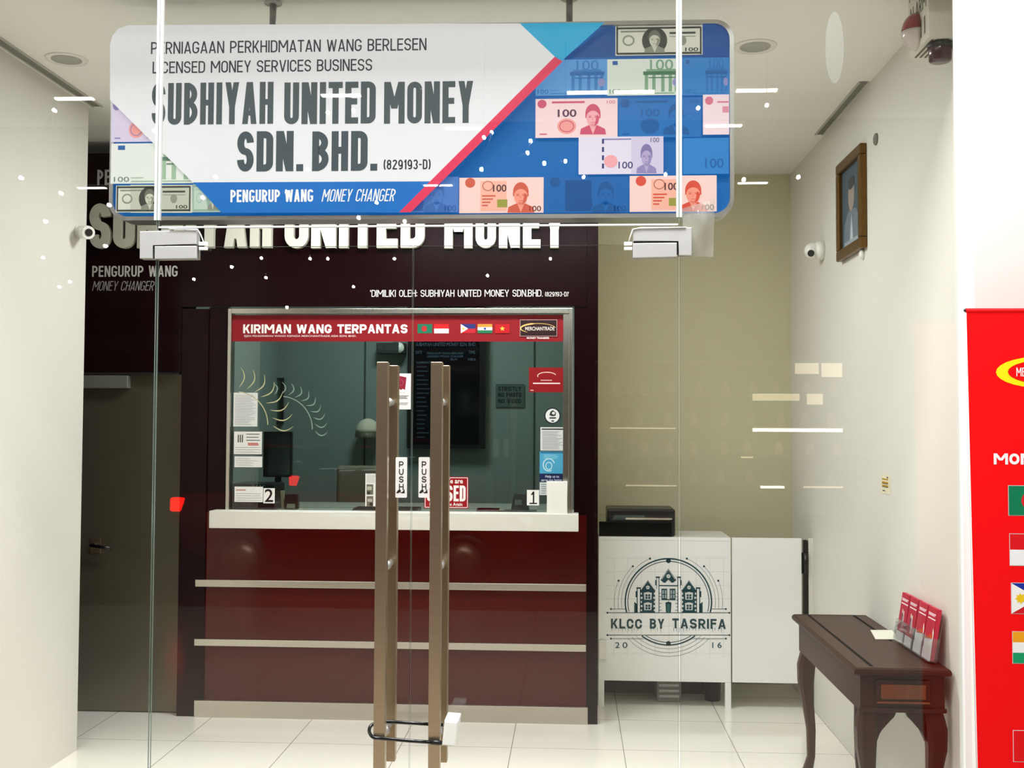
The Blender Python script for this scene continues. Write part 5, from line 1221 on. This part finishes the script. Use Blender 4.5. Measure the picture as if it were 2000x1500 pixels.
def nflag(x, y0, y1, kind):
    a = Art(Y=YN - .0003)
    q0 = a.q(x, y1); q1 = a.q(x, y0); h_ = q1[1] - q0[1]; w_ = h_ * 1.6; u0, v0 = q0; u1, v1 = u0 + w_, q1[1]
    bw = .0018; a.rect(u0 - bw, v0 - bw, u1 + bw, v1 + bw, 'd8d0cc' if kind != 'vn' else 'f0e4e2'); a.lay()
    if kind == 'bd': a.rect(u0, v0, u1, v1, '0d7a50'); a.lay(); a.ell(u0 + w_ * .45, (v0 + v1) / 2, h_ * .3, h_ * .3, 'd8202a')
    if kind == 'id': a.rect(u0, (v0 + v1) / 2, u1, v1, 'e0121a'); a.rect(u0, v0, u1, (v0 + v1) / 2, 'f4f2f1')
    if kind == 'ph':
        a.rect(u0, (v0 + v1) / 2, u1, v1, '16309a'); a.rect(u0, v0, u1, (v0 + v1) / 2, 'd81420'); a.lay(); a.poly([(u0, v0), (u0 + h_ * .87, (v0 + v1) / 2), (u0, v1)], 'f6f4f0'); a.lay()
        c = (u0 + h_ * .29, (v0 + v1) / 2); P = []
        for k in range(32): r_ = h_ * (.17 if k % 4 in (0, 1) else .12); P.append((c[0] + r_ * math.cos(k * PI / 16), c[1] + r_ * math.sin(k * PI / 16)))
        a.poly(P, 'f2c81c')
    if kind == 'in':
        a.rect(u0, v0 + h_ * 2 / 3, u1, v1, 'f2a21c'); a.rect(u0, v0 + h_ / 3, u1, v0 + h_ * 2 / 3, 'f4f2ee'); a.rect(u0, v0, u1, v0 + h_ / 3, '149a66'); a.lay(); a.ring((u0 + u1) / 2, (v0 + v1) / 2, h_ * .13, h_ * .13, h_ * .025, '28408f')
    if kind == 'vn':
        a.rect(u0, v0, u1, v1, 'e8020c'); a.lay(); P = []
        for k in range(10): r_ = h_ * (.3 if k % 2 == 0 else .12); P.append(((u0 + u1) / 2 + r_ * math.sin(k * PI / 5), (v0 + v1) / 2 + r_ * math.cos(k * PI / 5)))
        a.poly(P, 'f6e020')
    a.done('flag_print', bn)
nflag(1970.5, 949, 1006, 'bd'); nflag(1973, 1043, 1104, 'id'); nflag(1976, 1139, 1198, 'ph'); nflag(1978.5, 1234, 1295, 'in'); nflag(1980, 1427, 1487, 'vn')

# ================================================================== ACROSS THE ARCADE (seen in the glass)
FAR = mat('far_wall', '1e1d1b', .6)
b = MB(); b.box(-14, 14, -7.2, -7.0, 0, 5, FAR); obj('wall_opposite', b, label='shop wall across the driveway', kind='structure')
b = MB(); b.box(-14, 14, -6.999, -6.9, 3.3, 3.75, mat('far_fascia', '3c3a35', .6)); b.box(-14, 14, -6.999, -6.93, 2.72, 2.95, mat('far_fascia', '3c3a35', .6)); obj('trim_1', b, label='pale fascia bands across the driveway', kind='structure')
b = MB(); b.box(-14, 14, -7.2, -2.3, 4.6, 4.7, mat('far_ceiling', '4a4842', .7)); obj('ceiling_driveway', b, label='ceiling over the driveway', kind='structure')
LT = mat('light_tube', 'fff8ee', .5, emis=30); LB = mat('light_bulb', 'fff6ea', .5, emis=120); ROD = mat('lamp_rod', '17171a', .4)
for n_, (x, y) in enumerate(((-4.36, -1.3), (-2.0, -1.3), (.12, -1.3), (.52, -1.3), (1.55, -1.3), (-1.05, -2.4), (1.42, -2.4), (-5.8, -4.9), (-1.6, -4.9), (2.1, -4.9))):
    t = thing('linear_light', 'slim linear ceiling light over the arcade, mirrored in the shopfront glass', 'ceiling light', (x, y, 4.57), group='linear lights over the arcade')
    b = MB(); b.box(x - .2, x + .2, y - .05, y + .05, 4.57, 4.5995, WHITEP); obj('housing', b, t)
    b = MB(); b.box(x - .17, x + .17, y - .03, y + .03, 4.562, 4.5695, LT); obj('diffuser', b, t)
def mirror_pt(px, py, dy=0):
    p = at(px, py, 8 + dy); return Vector((p.x, -dy, p.z))
for n_, (chain, lab) in enumerate((
    ([(40, 347), (105, 215), (118, 377), (88, 432), (205, 480)], 'left'), ([(212, 400), (300, 255), (420, 345), (395, 385), (560, 375)], 'middle left'),
    ([(600, 330), (640, 220), (700, 425), (735, 395), (690, 215)], 'centre'), ([(790, 432), (945, 268), (960, 258), (940, 330), (1030, 298), (1036, 275)], 'middle right'),
    ([(1063, 318), (1104, 314), (1140, 345), (1364, 210), (1300, 340)], 'right'), ([(1453, 350), (1498, 205), (1560, 345)], 'far right'))):
    t = thing('constellation_lamp', 'black zigzag rod lamp with bulbs over the arcade, %s one in the glass' % lab, 'lamp', mirror_pt(*chain[0]), group='zigzag rod lamps over the arcade')
    P = [mirror_pt(x, y, .12 * (k % 3)) for k, (x, y) in enumerate(chain)]
    for k in range(len(P) - 1):
        b = MB(); b.tube([P[k], P[k + 1]], .006, ROD, 6); obj('rod', b, t)
    b = MB(); m_ = P[1]; b.tube([m_, (m_.x, m_.y, 4.6)], .003, ROD, 6); obj('cord', b, t)
    for q_ in P:
        b = MB(); b.ball(q_, .014, LB, 8); obj('bulb', b, t)
src = None
for n_, (px, py) in enumerate(((640, 505), (510, 504), (452, 521), (605, 505), (519, 542), (378, 545), (952, 538), (770, 505), (690, 560), (83, 503), (115, 560), (136, 550), (1137, 830), (560, 600), (1075, 505))):
    p = at(px, py, 12.6); p = Vector((p.x, 8 - 12.6, p.z)); lab = 'small bare bulb on a cord over the driveway, mirrored in the glass'
    if src is None:
        src = thing('pendant_bulb', lab, 'lamp', p, group='bare bulbs over the driveway'); b = MB(); b.ball(p, .017, LB, 8); obj('bulb', b, src)
        b = MB(); b.tube([p + Vector((0, 0, .028)), (p.x, p.y, 4.6)], .004, ROD, 6); obj('cord', b, src); base0 = p.copy()
    elif abs(p.z - base0.z) < .75: copy_tree(src, p - base0, lab)
# lit display shelves opposite, seen as a reflection right of the booth
t = thing('display_shelf', 'lit display shelving across the driveway, mirrored in the glass right of the booth', 'shelf', (2.0, -6.8, 0))
b = MB(); b.box(.3, 3.9, -6.89, -6.85, 0, 2.6, mat('shelf_back', '57554b', .6)); obj('back_panel', b, t)
SHL = mat('shelf_light', 'fff4e2', .5, emis=14); SHD = mat('shelf_light_dim', 'ffecc8', .5, emis=4)
for z, strips in ((.55, ((.7, 1.3, SHD, .02),)), (.98, ((.7, 1.36, SHD, .015), (2.45, 2.75, SHL, .03), (3.0, 3.5, SHD, .02))), (1.36, ((2.2, 2.35, SHD, .02),)),
                  (1.73, ((.5, 1.35, SHD, .015), (2.35, 3.5, SHL, .045))), (2.18, ((2.35, 2.95, SHD, .09), (3.05, 3.25, SHD, .14))), (2.58, ((2.9, 3.2, SHD, .14), (3.24, 3.5, SHD, .18)))):
    b = MB(); b.box(.3, 3.9, -6.85, -6.5, z - .03, z, mat('shelf_board', '8a867a', .5)); sh = obj('shelf_board', b, t)
    for xa, xb, m_, h_ in strips:
        b = MB(); b.box(xa, xb, -6.52, -6.49, z - .031 - h_, z - .031, m_); obj('light_strip', b, sh)
src = None; n_ = 0
JAR = mat('jar_cream', 'cfc6ae', .3)
for z in (.95, 1.32, 1.72, 2.12):
    for k in range(9):
        x = .55 + k * .36 + random.uniform(-.05, .05)
        if src is None:
            b = MB(); b.lathe([(.05, 0), (.055, .02), (.055, .13), (.03, .16), (.03, .19)], (x, -6.66, z), JAR, 14); src = obj('jar', b, None, 'cream jar on the lit shelves across the driveway', 'jar', 'jars on the display shelving'); b0 = Vector((x, 0, z))
        else: copy_tree(src, (x - b0.x, 0, z - b0.z), 'cream jar on the lit shelves across the driveway')

# parked car on the driveway, seen only as a reflection
ca = thing('car', 'red hatchback parked on the driveway, mirrored low in the shopfront glass', 'car', (-2.3, -4.5, 0))
CR = mat('car_red', '8e0f12', .15, coat=.6); CG = mat('car_window', '0a0c0e', .05)
BP = [(-4.25, .38), (-4.30, .75), (-4.22, .98), (-3.2, 1.02), (-1.55, .98), (-.62, .84), (-.36, .66), (-.33, .36), (-.6, .26), (-4.0, .26)]
def car_rings(P, y0, y1, ins):
    ym = (y0 + y1) / 2; cx_ = sum(p[0] for p in P) / len(P); cz_ = sum(p[1] for p in P) / len(P); R = []
    for f_, k in ((0, 1 - ins), (.06, 1), (.5, 1.01), (.94, 1), (1, 1 - ins)):
        R.append([(cx_ + (x - cx_) * k, y0 + (y1 - y0) * f_, cz_ + (z - cz_) * k) for x, z in P])
    return R
b = MB(); b.loft(car_rings(BP, -5.35, -3.65, .05), CR); obj('body', b, ca)
b = MB(); b.loft(car_rings([(-4.12, .98), (-3.85, 1.38), (-3.4, 1.47), (-2.5, 1.48), (-2.0, 1.40), (-1.35, .99)], -5.22, -3.78, .10), CG); cab = obj('cabin_glass', b, ca)
b = MB(); b.box(-3.75, -2.2, -5.1, -3.9, 1.465, 1.50, CR, bev=.015); obj('roof', b, cab)
for x in (-3.55, -1.15):
    for y in (-3.74, -5.26):
        b = MB(); b.lathe([(.22, -.10), (.31, -.09), (.32, 0), (.31, .09), (.22, .10)], (x, y, .30), BLACK, 24, 'Y'); wh = obj('wheel', b, ca)
        b = MB(); b.lathe([(.05, -.105), (.20, -.104), (.20, .104), (.05, .105)], (x, y, .30), STEEL, 16, 'Y'); obj('rim', b, wh)
for y in (-3.72, -5.28):
    b = MB(); b.box(-4.33, -4.10, y - .06, y + .10 if y < -4.5 else y + .05, .78, .93, mat('tail_light_red', 'ff1408', .3, emis=14), bev=.02); obj('tail_light', b, ca)
    b = MB(); b.box(-.62, -.42, y - .06, y + .06, .66, .76, mat('head_lamp', 'd8dcde', .15), bev=.02); obj('head_light', b, ca)
